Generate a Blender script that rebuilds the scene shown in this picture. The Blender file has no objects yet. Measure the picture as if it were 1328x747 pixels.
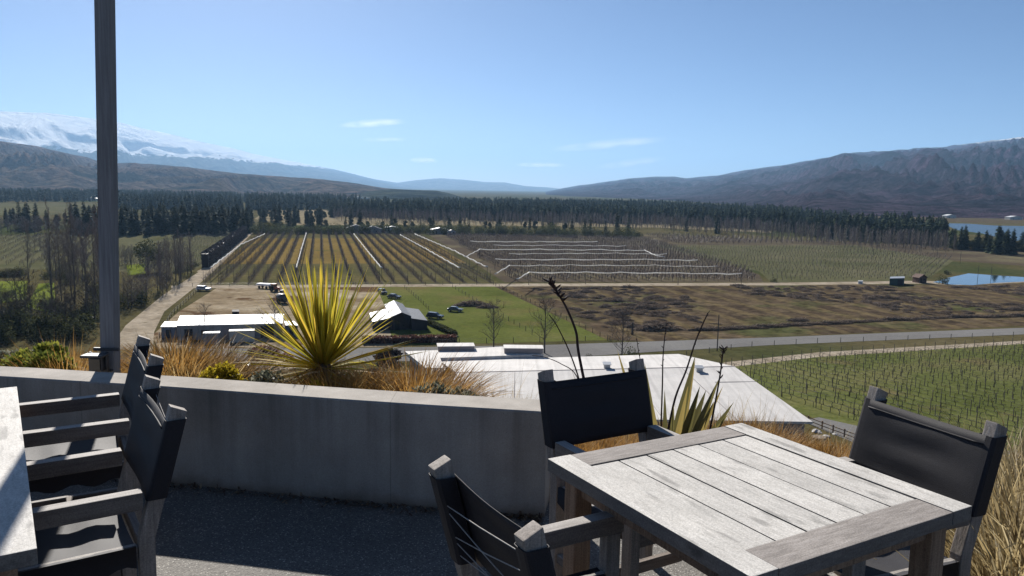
import bpy, bmesh, math, random
import numpy as np
from mathutils import Vector, Matrix, noise
random.seed(7)
RNG = np.random.default_rng(7)
scene = bpy.context.scene
COL = scene.collection
R = math.radians

# ------------------------------------------------------------------ camera
F, CX, CY = 1000.0, 664.0, 373.5          # focal length and centre for a frame 1328 wide
CAMZ = 1.70
PITCH = math.atan((CY - 245) / F)
CAMROT = (Matrix.Rotation(R(90) - PITCH, 3, 'X') @ Matrix.Rotation(R(1.0), 3, 'Z'))
cam_data = bpy.data.cameras.new('camera')
cam = bpy.data.objects.new('camera', cam_data)
COL.objects.link(cam)
cam.location = (0, 0, CAMZ)
cam.rotation_euler = CAMROT.to_euler()
cam_data.sensor_width = 36.0
cam_data.lens = 36.0 * F / 1328.0
cam_data.clip_start = 0.05
cam_data.clip_end = 120000
scene.camera = cam

ZV = -32.5                                  # height of the valley floor (the terrace is at 0)


def ray(px, py):
    return CAMROT @ Vector(((px - CX) / F, -(py - CY) / F, -1.0))


def P(px, py, z=0.0):
    d = ray(px, py)
    return Vector((0, 0, CAMZ)) + d * ((z - CAMZ) / d.z)


def PY(px, py, Y):
    d = ray(px, py)
    return Vector((0, 0, CAMZ)) + d * (Y / d.y)


def V(px, py, dz=0.0):
    return P(px, py, ZV + dz)


# the grid of the valley's rows: E1 to the right, E2 away from the terrace
E2 = Vector((-0.242, 0.970, 0)).normalized()
E1 = Vector((E2.y, -E2.x, 0))

# ------------------------------------------------------------------ materials


class NT:
    def __init__(self, m):
        m.use_nodes = True
        self.t = m.node_tree
        self.t.nodes.clear()

    def n(self, typ, ins=None, **kw):
        nd = self.t.nodes.new(typ)
        for k, v in kw.items():
            setattr(nd, k, v)
        for k, v in (ins or {}).items():
            s = nd.inputs[k]
            if isinstance(v, bpy.types.NodeSocket):
                self.t.links.new(v, s)
            else:
                s.default_value = v
        return nd

    def math(self, op, a, b=0.0, clamp=False):
        return self.n('ShaderNodeMath', {0: a, 1: b}, operation=op, use_clamp=clamp).outputs[0]

    def mix(self, fac, a, b, blend='MIX'):
        nd = self.n('ShaderNodeMix', data_type='RGBA', blend_type=blend)
        for i, v in ((0, fac), (6, a), (7, b)):
            if isinstance(v, bpy.types.NodeSocket):
                self.t.links.new(v, nd.inputs[i])
            else:
                nd.inputs[i].default_value = v if i == 0 else c4(v)
        return nd.outputs[2]

    def ramp(self, fac, stops, interp='LINEAR'):
        nd = self.n('ShaderNodeValToRGB', {0: fac})
        cr = nd.color_ramp
        cr.interpolation = interp
        while len(cr.elements) > 1:
            cr.elements.remove(cr.elements[-1])
        cr.elements[0].position = stops[0][0]
        cr.elements[0].color = c4(stops[0][1])
        for p, c in stops[1:]:
            e = cr.elements.new(p)
            e.color = c4(c)
        return nd.outputs[0]

    def pos(self):
        return self.n('ShaderNodeNewGeometry').outputs['Position']

    def obj(self):
        return self.n('ShaderNodeTexCoord').outputs['Object']

    def scale(self, vec, s):
        return self.n('ShaderNodeVectorMath', {0: vec, 1: s}, operation='MULTIPLY').outputs[0]

    def noise(self, vec, scale, detail=5.0, rough=0.55, dist=0.0):
        return self.n('ShaderNodeTexNoise', {'Vector': vec, 'Scale': scale, 'Detail': detail, 'Roughness': rough, 'Distortion': dist}).outputs[0]

    def attr(self, name='var'):
        return self.n('ShaderNodeAttribute', attribute_name=name).outputs['Fac']

    def bump(self, h, strength, dist):
        return self.n('ShaderNodeBump', {'Height': h, 'Strength': strength, 'Distance': dist}).outputs[0]

    def out(self, color, rough=0.8, normal=None, spec=0.3, metallic=0.0):
        b = self.n('ShaderNodeBsdfPrincipled', {'Base Color': color if isinstance(color, bpy.types.NodeSocket) else c4(color), 'Roughness': rough, 'Specular IOR Level': spec, 'Metallic': metallic})
        if normal is not None:
            self.t.links.new(normal, b.inputs['Normal'])
        self.n('ShaderNodeOutputMaterial', {'Surface': b.outputs[0]})
        return b


def c4(c):
    if isinstance(c, (int, float)):
        return (c, c, c, 1)
    return (c[0], c[1], c[2], 1)


def new_mat(name):
    m = bpy.data.materials.new(name)
    return m, NT(m)


def noise_mat(name, cols, scale=1.0, rough=0.85, bump=0.0, bdist=0.02, detail=6.0, coord='obj', stretch=None, spec=0.25, lo=0.3, hi=0.7, fine=None, metallic=0.0):
    """colour ramp of a noise, plus an optional finer noise that multiplies it"""
    m, t = new_mat(name)
    v = t.obj() if coord == 'obj' else t.pos()
    if stretch:
        v = t.scale(v, stretch)
    nz = t.noise(v, scale, detail, 0.6)
    k = len(cols)
    col = t.ramp(nz, [(lo + (hi - lo) * i / max(1, k - 1), c) for i, c in enumerate(cols)])
    if fine:
        fn = t.noise(v, fine[0], 4.0, 0.7)
        f2 = t.ramp(fn, [(0.3, 1 - fine[1]), (0.7, 1 + fine[1])])
        col = t.mix(1.0, col, f2, 'MULTIPLY')
    nm = t.bump(nz, bump, bdist) if bump else None
    t.out(col, rough, nm, spec, metallic)
    return m


def leaf_mat(name, stops, trans=0.45, rough=0.6, spec=0.25):
    """leaves and blades: colour by the 'var' attribute, light passes through"""
    m, t = new_mat(name)
    col = t.ramp(t.attr(), stops)
    d = t.n('ShaderNodeBsdfPrincipled', {'Base Color': col, 'Roughness': rough, 'Specular IOR Level': spec})
    tr = t.n('ShaderNodeBsdfTranslucent', {'Color': col})
    mx = t.n('ShaderNodeMixShader', {0: trans, 1: d.outputs[0], 2: tr.outputs[0]})
    t.n('ShaderNodeOutputMaterial', {'Surface': mx.outputs[0]})
    return m


def wood_mat(name, base, dark, light, axis, spots=0.0, rough=0.75, along=1.3, edge=None):
    m, t = new_mat(name)
    o = t.obj()
    st = [26, 26, 26]
    st[axis] = along
    grain = t.noise(t.scale(o, tuple(st)), 3.0, 8.0, 0.65, 0.4)
    col = t.ramp(grain, [(0.25, dark), (0.5, base), (0.75, light)])
    big = t.noise(o, 5.0, 5.0, 0.6)
    col = t.mix(1.0, col, t.ramp(big, [(0.3, 0.84), (0.7, 1.12)]), 'MULTIPLY')
    col = t.mix(1.0, col, t.ramp(t.attr(), [(0, 0.86), (1, 1.1)]), 'MULTIPLY')
    if spots:
        st2 = [24, 24, 24]
        st2[axis] = 6.5
        sp = t.noise(t.scale(o, tuple(st2)), 0.85, 2.0, 0.5)
        col = t.mix(t.ramp(sp, [(0.60, 0.0), (0.70, spots)]), col, tuple(c * 0.45 for c in base))
    fine = t.noise(o, 210.0, 4.0, 0.75)
    col = t.mix(1.0, col, t.ramp(fine, [(0.33, 0.66), (0.66, 1.2)]), 'MULTIPLY')
    if edge:
        # faces turned sideways or down get a darker colour to deepen their shade
        nz = t.n('ShaderNodeSeparateXYZ', {0: t.n('ShaderNodeTexCoord').outputs['Normal']}).outputs[2]
        col = t.mix(t.ramp(nz, [(0.45, 0.0), (0.8, 1.0)]), t.mix(1.0, col, edge, 'MULTIPLY'), col)
    t.out(col, rough, t.bump(grain, 0.35, 0.004), 0.25)
    return m


M = {}
M['table_long'] = wood_mat('weathered_wood_long', (0.53, 0.505, 0.465), (0.41, 0.39, 0.355), (0.61, 0.59, 0.55), 1, 0.7, along=4.0, edge=(0.34, 0.32, 0.31))
M['table_cross'] = wood_mat('weathered_wood_cross', (0.29, 0.26, 0.235), (0.20, 0.178, 0.16), (0.38, 0.345, 0.32), 0, along=4.0, edge=(0.6, 0.58, 0.56))
M['wood_leg'] = wood_mat('brown_leg_wood', (0.29, 0.19, 0.125), (0.16, 0.10, 0.065), (0.40, 0.28, 0.19), 2)
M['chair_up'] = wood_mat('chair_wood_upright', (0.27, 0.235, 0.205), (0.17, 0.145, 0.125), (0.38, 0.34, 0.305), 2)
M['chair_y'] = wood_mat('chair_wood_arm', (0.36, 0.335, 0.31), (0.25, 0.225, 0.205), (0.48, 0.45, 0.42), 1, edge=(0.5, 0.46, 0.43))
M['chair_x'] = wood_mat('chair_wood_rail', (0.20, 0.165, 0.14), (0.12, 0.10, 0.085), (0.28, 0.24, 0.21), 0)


def fabric_mat():
    m, t = new_mat('black_mesh_fabric')
    o = t.obj()
    nz = t.noise(o, 6.0, 3.0)
    fn = t.noise(o, 420.0, 2.0, 0.6)
    col = t.mix(nz, (0.011, 0.010, 0.013), (0.022, 0.021, 0.026))
    col = t.mix(1.0, col, t.ramp(fn, [(0.35, 0.7), (0.65, 1.3)]), 'MULTIPLY')
    t.out(col, 0.7, t.bump(fn, 0.4, 0.002), 0.3)
    return m


M['fabric'] = fabric_mat()
M['cord'] = noise_mat('pale_cord', [(0.28, 0.265, 0.25), (0.38, 0.36, 0.34)], 60)


def concrete_mat(name, cols, speck, scale=1.6, streak=True):
    m, t = new_mat(name)
    p = t.pos()
    big = t.noise(p, scale, 6.0, 0.6)
    col = t.ramp(big, [(0.3, cols[0]), (0.52, cols[1]), (0.72, cols[2])])
    if streak:
        s = t.noise(t.scale(p, (7, 7, 0.7)), 1.0, 5.0, 0.6)
        col = t.mix(1.0, col, t.ramp(s, [(0.3, 0.82), (0.7, 1.1)]), 'MULTIPLY')
    sp = t.noise(p, 150.0, 3.0, 0.7)
    col = t.mix(1.0, col, t.ramp(sp, [(0.3, 1 - speck), (0.7, 1 + speck)]), 'MULTIPLY')
    if streak:
        xyz = t.n('ShaderNodeSeparateXYZ', {0: p})
        # drips running down from the top edge, dirt along the foot, thin form joints
        dr = t.noise(t.scale(p, (11, 11, 0.25)), 1.0, 4.0, 0.7)
        hz = t.n('ShaderNodeMapRange', {0: xyz.outputs[2], 1: 0.05, 2: 0.56}, clamp=True).outputs[0]
        top_ = t.math('LESS_THAN', xyz.outputs[2], 0.5605)
        f = t.math('MULTIPLY', t.math('MULTIPLY', t.ramp(dr, [(0.5, 0.0), (0.72, 1.0)]), t.math('POWER', hz, 1.6)), top_)
        col = t.mix(t.math('MULTIPLY', f, 0.55), col, (0.10, 0.092, 0.08))
        ft = t.math('ADD', xyz.outputs[2], t.math('MULTIPLY', t.noise(p, 9.0, 4.0, 0.7), -0.09))
        col = t.mix(t.n('ShaderNodeMapRange', {0: ft, 1: 0.02, 2: -0.05, 3: 0.0, 4: 0.6}, clamp=True).outputs[0], col, (0.12, 0.085, 0.055))
        pit = t.n('ShaderNodeTexVoronoi', {'Vector': p, 'Scale': 38.0}).outputs['Distance']
        col = t.mix(t.ramp(pit, [(0.05, 0.5), (0.10, 0.0)]), col, (0.09, 0.085, 0.08))
        jx = t.math('ABSOLUTE', t.math('SUBTRACT', t.math('FRACT', t.math('MULTIPLY', t.math('ADD', xyz.outputs[0], 1.55), 1 / 1.83)), 0.5))
        col = t.mix(t.math('MULTIPLY', t.math('LESS_THAN', jx, 0.0016), 0.32), col, (0.07, 0.065, 0.06))
    t.out(col, 0.88, t.bump(sp, 0.25, 0.003), 0.2)
    return m


M['concrete'] = concrete_mat('cast_concrete', [(0.23, 0.205, 0.175), (0.33, 0.30, 0.265), (0.40, 0.37, 0.33)], 0.14)


def aggregate_mat():
    m, t = new_mat('exposed_aggregate')
    p = t.pos()
    vo = t.n('ShaderNodeTexVoronoi', {'Vector': p, 'Scale': 125.0}, feature='F1')
    cid = t.n('ShaderNodeSeparateColor', {0: vo.outputs['Color']}).outputs[0]
    stone = t.ramp(cid, [(0.0, (0.07, 0.065, 0.06)), (0.55, (0.135, 0.125, 0.11)), (0.82, (0.22, 0.205, 0.185)), (0.97, (0.40, 0.38, 0.34)), (1.0, (0.5, 0.47, 0.43))])
    edge = t.ramp(vo.outputs['Distance'], [(0.35, 0.0), (0.6, 1.0)])
    col = t.mix(edge, stone, (0.15, 0.14, 0.125))
    big = t.noise(p, 1.3, 5.0, 0.6)
    col = t.mix(1.0, col, t.ramp(big, [(0.3, 0.78), (0.7, 1.15)]), 'MULTIPLY')
    t.out(col, 0.8, t.bump(t.math('SUBTRACT', 1.0, vo.outputs['Distance']), 0.5, 0.004), 0.3)
    return m


M['aggregate'] = aggregate_mat()
M['pole'] = noise_mat('grey_pole_timber', [(0.15, 0.152, 0.16), (0.20, 0.205, 0.215), (0.25, 0.255, 0.265)], 3.0, 0.8, 0.3, 0.004, stretch=(24, 24, 0.9), fine=(30, 0.12))
M['metal_dark'] = noise_mat('dark_metal', [(0.05, 0.052, 0.055), (0.09, 0.09, 0.095)], 20, 0.5, metallic=0.4)
M['galv'] = noise_mat('galvanised_metal', [(0.38, 0.39, 0.4), (0.5, 0.51, 0.52)], 30, 0.45, metallic=0.6)
M['glass_dark'] = noise_mat('dark_window_glass', [(0.015, 0.017, 0.02), (0.03, 0.033, 0.038)], 1, 0.12, spec=0.6)
# blades and leaves
M['tussock'] = leaf_mat('golden_tussock_blades', [(0, (0.07, 0.035, 0.012)), (0.35, (0.26, 0.135, 0.036)), (0.7, (0.42, 0.235, 0.065)), (0.9, (0.53, 0.35, 0.12)), (1, (0.60, 0.48, 0.26))], 0.5)
M['tussock_brown'] = leaf_mat('brown_tussock_blades', [(0, (0.06, 0.04, 0.016)), (0.4, (0.17, 0.105, 0.035)), (0.75, (0.33, 0.20, 0.07)), (1, (0.48, 0.36, 0.17))], 0.5)
M['straw'] = leaf_mat('straw_grass_blades', [(0, (0.16, 0.11, 0.05)), (0.4, (0.33, 0.25, 0.12)), (0.8, (0.47, 0.38, 0.21)), (1, (0.58, 0.5, 0.33))], 0.5)
M['grass_green'] = leaf_mat('short_green_grass', [(0, (0.05, 0.075, 0.02)), (0.6, (0.14, 0.17, 0.05)), (1, (0.35, 0.31, 0.14))], 0.45)
M['cabbage'] = leaf_mat('yellow_green_sword_leaves', [(0, (0.62, 0.54, 0.42)), (0.18, (0.55, 0.45, 0.26)), (0.3, (0.16, 0.165, 0.025)), (0.48, (0.27, 0.25, 0.03)), (0.68, (0.46, 0.38, 0.04)), (0.88, (0.60, 0.46, 0.055)), (1, (0.66, 0.40, 0.07))], 0.5, 0.45, 0.35)
M['thatch'] = leaf_mat('dead_leaf_skirt', [(0, (0.05, 0.03, 0.02)), (0.6, (0.14, 0.09, 0.055)), (1, (0.33, 0.25, 0.16))], 0.25)
M['flax'] = leaf_mat('olive_flax_leaves', [(0, (0.06, 0.055, 0.03)), (0.45, (0.12, 0.11, 0.04)), (0.75, (0.21, 0.175, 0.06)), (1, (0.38, 0.28, 0.09))], 0.4, 0.45, 0.4)
M['stalk'] = noise_mat('dark_flower_stalk', [(0.025, 0.018, 0.02), (0.06, 0.04, 0.04)], 20)
M['shrub_lime'] = leaf_mat('lime_shrub_leaves', [(0, (0.04, 0.055, 0.015)), (0.5, (0.13, 0.16, 0.03)), (1, (0.30, 0.30, 0.05))], 0.35)
M['shrub_yellow'] = leaf_mat('yellow_shrub_leaves', [(0, (0.11, 0.085, 0.012)), (0.5, (0.36, 0.28, 0.025)), (1, (0.58, 0.45, 0.04))], 0.4)
M['shrub_grey'] = leaf_mat('grey_green_shrub_leaves', [(0, (0.05, 0.06, 0.04)), (0.5, (0.16, 0.17, 0.12)), (1, (0.34, 0.34, 0.26))], 0.3)
M['shrub_red'] = leaf_mat('dull_red_shrub_leaves', [(0, (0.05, 0.025, 0.02)), (0.5, (0.13, 0.06, 0.045)), (1, (0.24, 0.12, 0.08))], 0.3)
M['conifer'] = leaf_mat('dark_pine_needles', [(0, (0.018, 0.028, 0.016)), (0.5, (0.036, 0.052, 0.026)), (1, (0.065, 0.08, 0.036))], 0.1, 0.9, 0.05)
M['evergreen'] = leaf_mat('dark_evergreen_leaves', [(0, (0.03, 0.036, 0.018)), (0.6, (0.07, 0.078, 0.035)), (1, (0.14, 0.135, 0.065))], 0.3, 0.8, 0.05)
M['twig'] = leaf_mat('bare_twigs', [(0, (0.07, 0.055, 0.05)), (0.6, (0.15, 0.12, 0.11)), (1, (0.25, 0.21, 0.19))], 0.05)
M['twig_pale'] = leaf_mat('pale_bare_twigs', [(0, (0.15, 0.125, 0.09)), (0.6, (0.27, 0.23, 0.16)), (1, (0.42, 0.37, 0.27))], 0.05)
M['twig_dark'] = leaf_mat('dark_bare_twigs', [(0, (0.03, 0.022, 0.022)), (0.6, (0.07, 0.055, 0.05)), (1, (0.13, 0.105, 0.09))], 0.05)
M['bark'] = noise_mat('tree_bark', [(0.06, 0.05, 0.042), (0.13, 0.11, 0.095)], 3, 0.9)
M['brush'] = leaf_mat('dead_brush', [(0, (0.07, 0.054, 0.046)), (0.6, (0.15, 0.12, 0.10)), (1, (0.28, 0.23, 0.18))], 0.3, 0.9, 0.0)
M['orchard'] = leaf_mat('bare_orchard_twigs', [(0, (0.07, 0.05, 0.05)), (0.6, (0.12, 0.09, 0.085)), (1, (0.20, 0.16, 0.14))], 0.05)
M['vine'] = leaf_mat('bare_vine_wood', [(0, (0.035, 0.03, 0.024)), (1, (0.09, 0.075, 0.055))], 0.0)
M['post'] = noise_mat('timber_post', [(0.05, 0.045, 0.04), (0.09, 0.08, 0.07)], 2.0)
M['wire'] = noise_mat('wire', [(0.07, 0.065, 0.06), (0.1, 0.095, 0.09)], 1.0, 0.5)
M['net'] = leaf_mat('white_netting', [(0, (0.80, 0.79, 0.76)), (1, (0.86, 0.85, 0.82))], 0.5, 0.9, 0.1)
# buildings and vehicles


def sheet_mat(name, c, axis, period, depth=0.02, rough=0.45, dirt=0.12):
    m, t = new_mat(name)
    o = t.obj()
    ax = t.n('ShaderNodeSeparateXYZ', {0: o}).outputs[axis]
    s = t.math('SINE', t.math('MULTIPLY', ax, 2 * math.pi / period))
    d = t.noise(o, 0.35, 6.0, 0.65)
    col = t.mix(1.0, c, t.ramp(d, [(0.3, 1 - dirt), (0.7, 1 + dirt * 0.4)]), 'MULTIPLY')
    dn = t.noise(t.scale(o, (1.2, 0.08, 0.2)), 1.0, 5.0, 0.6)
    col = t.mix(1.0, col, t.ramp(dn, [(0.35, 1 - dirt * 0.9), (0.6, 1.0)]), 'MULTIPLY')
    seam = t.ramp(t.math('MULTIPLY', t.math('ADD', s, 1.0), 0.5), [(0.0, 0.88), (0.12, 1.0)])
    col = t.mix(1.0, col, seam, 'MULTIPLY')
    t.out(col, rough, t.bump(s, 0.3, depth), 0.3)
    return m


M['roof_white'] = sheet_mat('white_roof_membrane', (0.58, 0.555, 0.525), 0, 2.6, 0.004, 0.8, 0.14)
M['roof_tin'] = sheet_mat('pale_tin_roof', (0.66, 0.66, 0.66), 0, 0.9, 0.03, 0.5, 0.2)
M['roof_dark'] = sheet_mat('dark_tin_roof', (0.09, 0.105, 0.13), 0, 0.7, 0.02, 0.85)
M['wall_grey'] = sheet_mat('grey_cladding', (0.26, 0.26, 0.26), 0, 0.6, 0.03, 0.7, 0.2)
M['wall_dark'] = sheet_mat('dark_cladding', (0.035, 0.033, 0.036), 0, 0.4, 0.02, 0.8, 0.2)
M['wall_taupe'] = noise_mat('taupe_plaster', [(0.23, 0.205, 0.20), (0.29, 0.26, 0.255)], 0.5)
M['wall_blue'] = sheet_mat('blue_grey_cladding', (0.14, 0.17, 0.22), 0, 0.5, 0.03, 0.7, 0.2)
M['green_metal'] = sheet_mat('dark_green_metal', (0.045, 0.085, 0.075), 0, 0.5, 0.03, 0.6, 0.2)
M['brown_wood'] = noise_mat('brown_hut_boards', [(0.08, 0.05, 0.04), (0.14, 0.09, 0.07)], 2)
M['cream'] = noise_mat('cream_tank', [(0.42, 0.40, 0.34), (0.5, 0.48, 0.42)], 0.6, 0.6)
M['car_white'] = noise_mat('white_car_paint', [(0.75, 0.75, 0.75), (0.8, 0.8, 0.8)], 0.5, 0.25, spec=0.5)
M['car_dark'] = noise_mat('dark_car_paint', [(0.03, 0.033, 0.038), (0.045, 0.048, 0.054)], 0.5, 0.25, spec=0.5)
M['car_green'] = noise_mat('grey_green_car_paint', [(0.07, 0.085, 0.08), (0.1, 0.115, 0.11)], 0.5, 0.3, spec=0.5)
M['car_silver'] = noise_mat('silver_car_paint', [(0.4, 0.42, 0.46), (0.46, 0.48, 0.52)], 0.5, 0.3, spec=0.5)
M['rubber'] = noise_mat('black_rubber', [(0.02, 0.02, 0.02), (0.035, 0.035, 0.035)], 4)
M['orange'] = noise_mat('orange_machine_paint', [(0.42, 0.13, 0.06), (0.52, 0.18, 0.09)], 1.0, 0.5)
M['rock'] = noise_mat('pale_rock', [(0.36, 0.35, 0.34), (0.5, 0.49, 0.47)], 2.0)


# ground materials
def ground_mat(name, cols, scale, fine_s, fine_a, stripe=None, patches=None, rough=0.95):
    """cols: noise ramp in metres; stripe = (period, colour, amount, softness) along E2; patches = (scale, colour, lo, hi)"""
    m, t = new_mat(name)
    p = t.pos()
    nz = t.noise(p, scale, 7.0, 0.62)
    k = len(cols)
    col = t.ramp(nz, [(0.3 + 0.4 * i / max(1, k - 1), c) for i, c in enumerate(cols)])
    if stripe:
        per, sc, amt, off = stripe
        u = t.n('ShaderNodeVectorMath', {0: p, 1: tuple(E1)}, operation='DOT_PRODUCT').outputs['Value']
        w = t.noise(p, 0.09, 3.0)
        u = t.math('ADD', u, t.math('MULTIPLY', w, 1.2))
        s = t.math('SINE', t.math('ADD', t.math('MULTIPLY', u, 2 * math.pi / per), off))
        s = t.math('ADD', s, t.math('MULTIPLY', t.math('SUBTRACT', t.noise(p, 0.25, 4.0, 0.7), 0.5), 1.6))
        f = t.math('MULTIPLY', t.ramp(s, [(0.25, 0.0), (0.75, 1.0)]), amt)
        col = t.mix(f, col, sc)
    if patches:
        ps, pc, lo, hi = patches
        pn = t.noise(t.n('ShaderNodeVectorMath', {0: p, 1: (37.0, 11.0, 0)}, operation='ADD').outputs[0], ps, 5.0, 0.6)
        col = t.mix(t.ramp(pn, [(lo, 0.0), (hi, 1.0)]), col, pc)
    fn = t.noise(p, fine_s, 5.0, 0.7)
    col = t.mix(1.0, col, t.ramp(fn, [(0.3, 1 - fine_a), (0.7, 1 + fine_a)]), 'MULTIPLY')
    t.out(col, rough, t.bump(fn, 0.4, 0.08), 0.0)
    return m


M['valley'] = ground_mat('valley_grassland', [(0.055, 0.052, 0.022), (0.085, 0.073, 0.035), (0.105, 0.088, 0.05)], 0.015, 0.5, 0.3, None, (0.006, (0.045, 0.055, 0.022), 0.48, 0.6))
M['paddock'] = ground_mat('green_paddock', [(0.065, 0.078, 0.02), (0.095, 0.108, 0.03), (0.13, 0.125, 0.045)], 0.04, 0.8, 0.2, None, (0.05, (0.13, 0.105, 0.045), 0.56, 0.72))
M['lawn'] = ground_mat('yellow_green_lawn', [(0.105, 0.133, 0.021), (0.154, 0.175, 0.035)], 0.06, 0.8, 0.15)
M['yard'] = ground_mat('bare_dirt_yard', [(0.12, 0.085, 0.05), (0.24, 0.19, 0.125), (0.36, 0.31, 0.23)], 0.06, 0.4, 0.3, None, (0.05, (0.10, 0.062, 0.035), 0.54, 0.6))
M['cleared'] = ground_mat('cleared_field', [(0.045, 0.033, 0.024), (0.075, 0.056, 0.037), (0.115, 0.088, 0.055)], 0.09, 0.35, 0.6, (9.0, (0.13, 0.10, 0.05), 0.55, 0.5), (0.035, (0.062, 0.065, 0.028), 0.54, 0.66))
M['orchard_l'] = ground_mat('orchard_floor_olive', [(0.06, 0.058, 0.026), (0.09, 0.08, 0.035), (0.12, 0.098, 0.045)], 0.03, 0.4, 0.3, (5.0, (0.055, 0.045, 0.036), 0.7, 0.0))
M['orchard_g'] = ground_mat('orchard_floor_golden', [(0.12, 0.086, 0.03), (0.165, 0.115, 0.036), (0.18, 0.13, 0.05)], 0.03, 0.4, 0.25, (5.0, (0.05, 0.042, 0.03), 0.9, 0.0), (0.03, (0.085, 0.085, 0.03), 0.58, 0.7))
M['orchard_r'] = ground_mat('orchard_floor_dull', [(0.061, 0.050, 0.039), (0.083, 0.066, 0.047), (0.116, 0.099, 0.061)], 0.03, 0.4, 0.25, None, (0.02, (0.138, 0.121, 0.072), 0.56, 0.68))
M['vineyard_r'] = ground_mat('vineyard_grass', [(0.065, 0.078, 0.02), (0.098, 0.11, 0.034), (0.14, 0.13, 0.055)], 0.05, 0.8, 0.3, None, (0.08, (0.13, 0.11, 0.05), 0.58, 0.72))
M['pale_field'] = ground_mat('pale_green_grey_field', [(0.065, 0.068, 0.032), (0.095, 0.092, 0.05), (0.12, 0.11, 0.065)], 0.03, 0.5, 0.25)
M['straw_field'] = ground_mat('straw_clearing', [(0.180, 0.150, 0.090), (0.228, 0.192, 0.126)], 0.02, 0.2, 0.25)
M['track'] = ground_mat('pale_gravel_track', [(0.20, 0.165, 0.12), (0.29, 0.245, 0.185), (0.36, 0.31, 0.245)], 0.12, 0.7, 0.3, None, (0.3, (0.15, 0.125, 0.08), 0.6, 0.75))
M['asphalt'] = ground_mat('grey_road', [(0.145, 0.140, 0.136), (0.187, 0.183, 0.174)], 0.06, 1.5, 0.12)
M['bed'] = ground_mat('planting_bed', [(0.10, 0.075, 0.045), (0.17, 0.13, 0.08), (0.24, 0.19, 0.115)], 2.5, 22.0, 0.4)
M['slope'] = ground_mat('tussock_slope', [(0.077, 0.066, 0.032), (0.119, 0.098, 0.049), (0.154, 0.126, 0.070)], 0.12, 1.5, 0.35)


def water_mat(name, rough, bump):
    m, t = new_mat(name)
    p = t.pos()
    nz = t.noise(t.scale(p, (1, 2, 1)), 0.7, 3.0)
    t.out((0.03, 0.05, 0.06), rough, t.bump(nz, bump, 0.05), 0.5)
    return m


M['water'] = water_mat('still_water', 0.04, 0.06)
M['lake_water'] = water_mat('rippled_water', 0.25, 0.6)

# ------------------------------------------------------------------ mesh helpers


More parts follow.
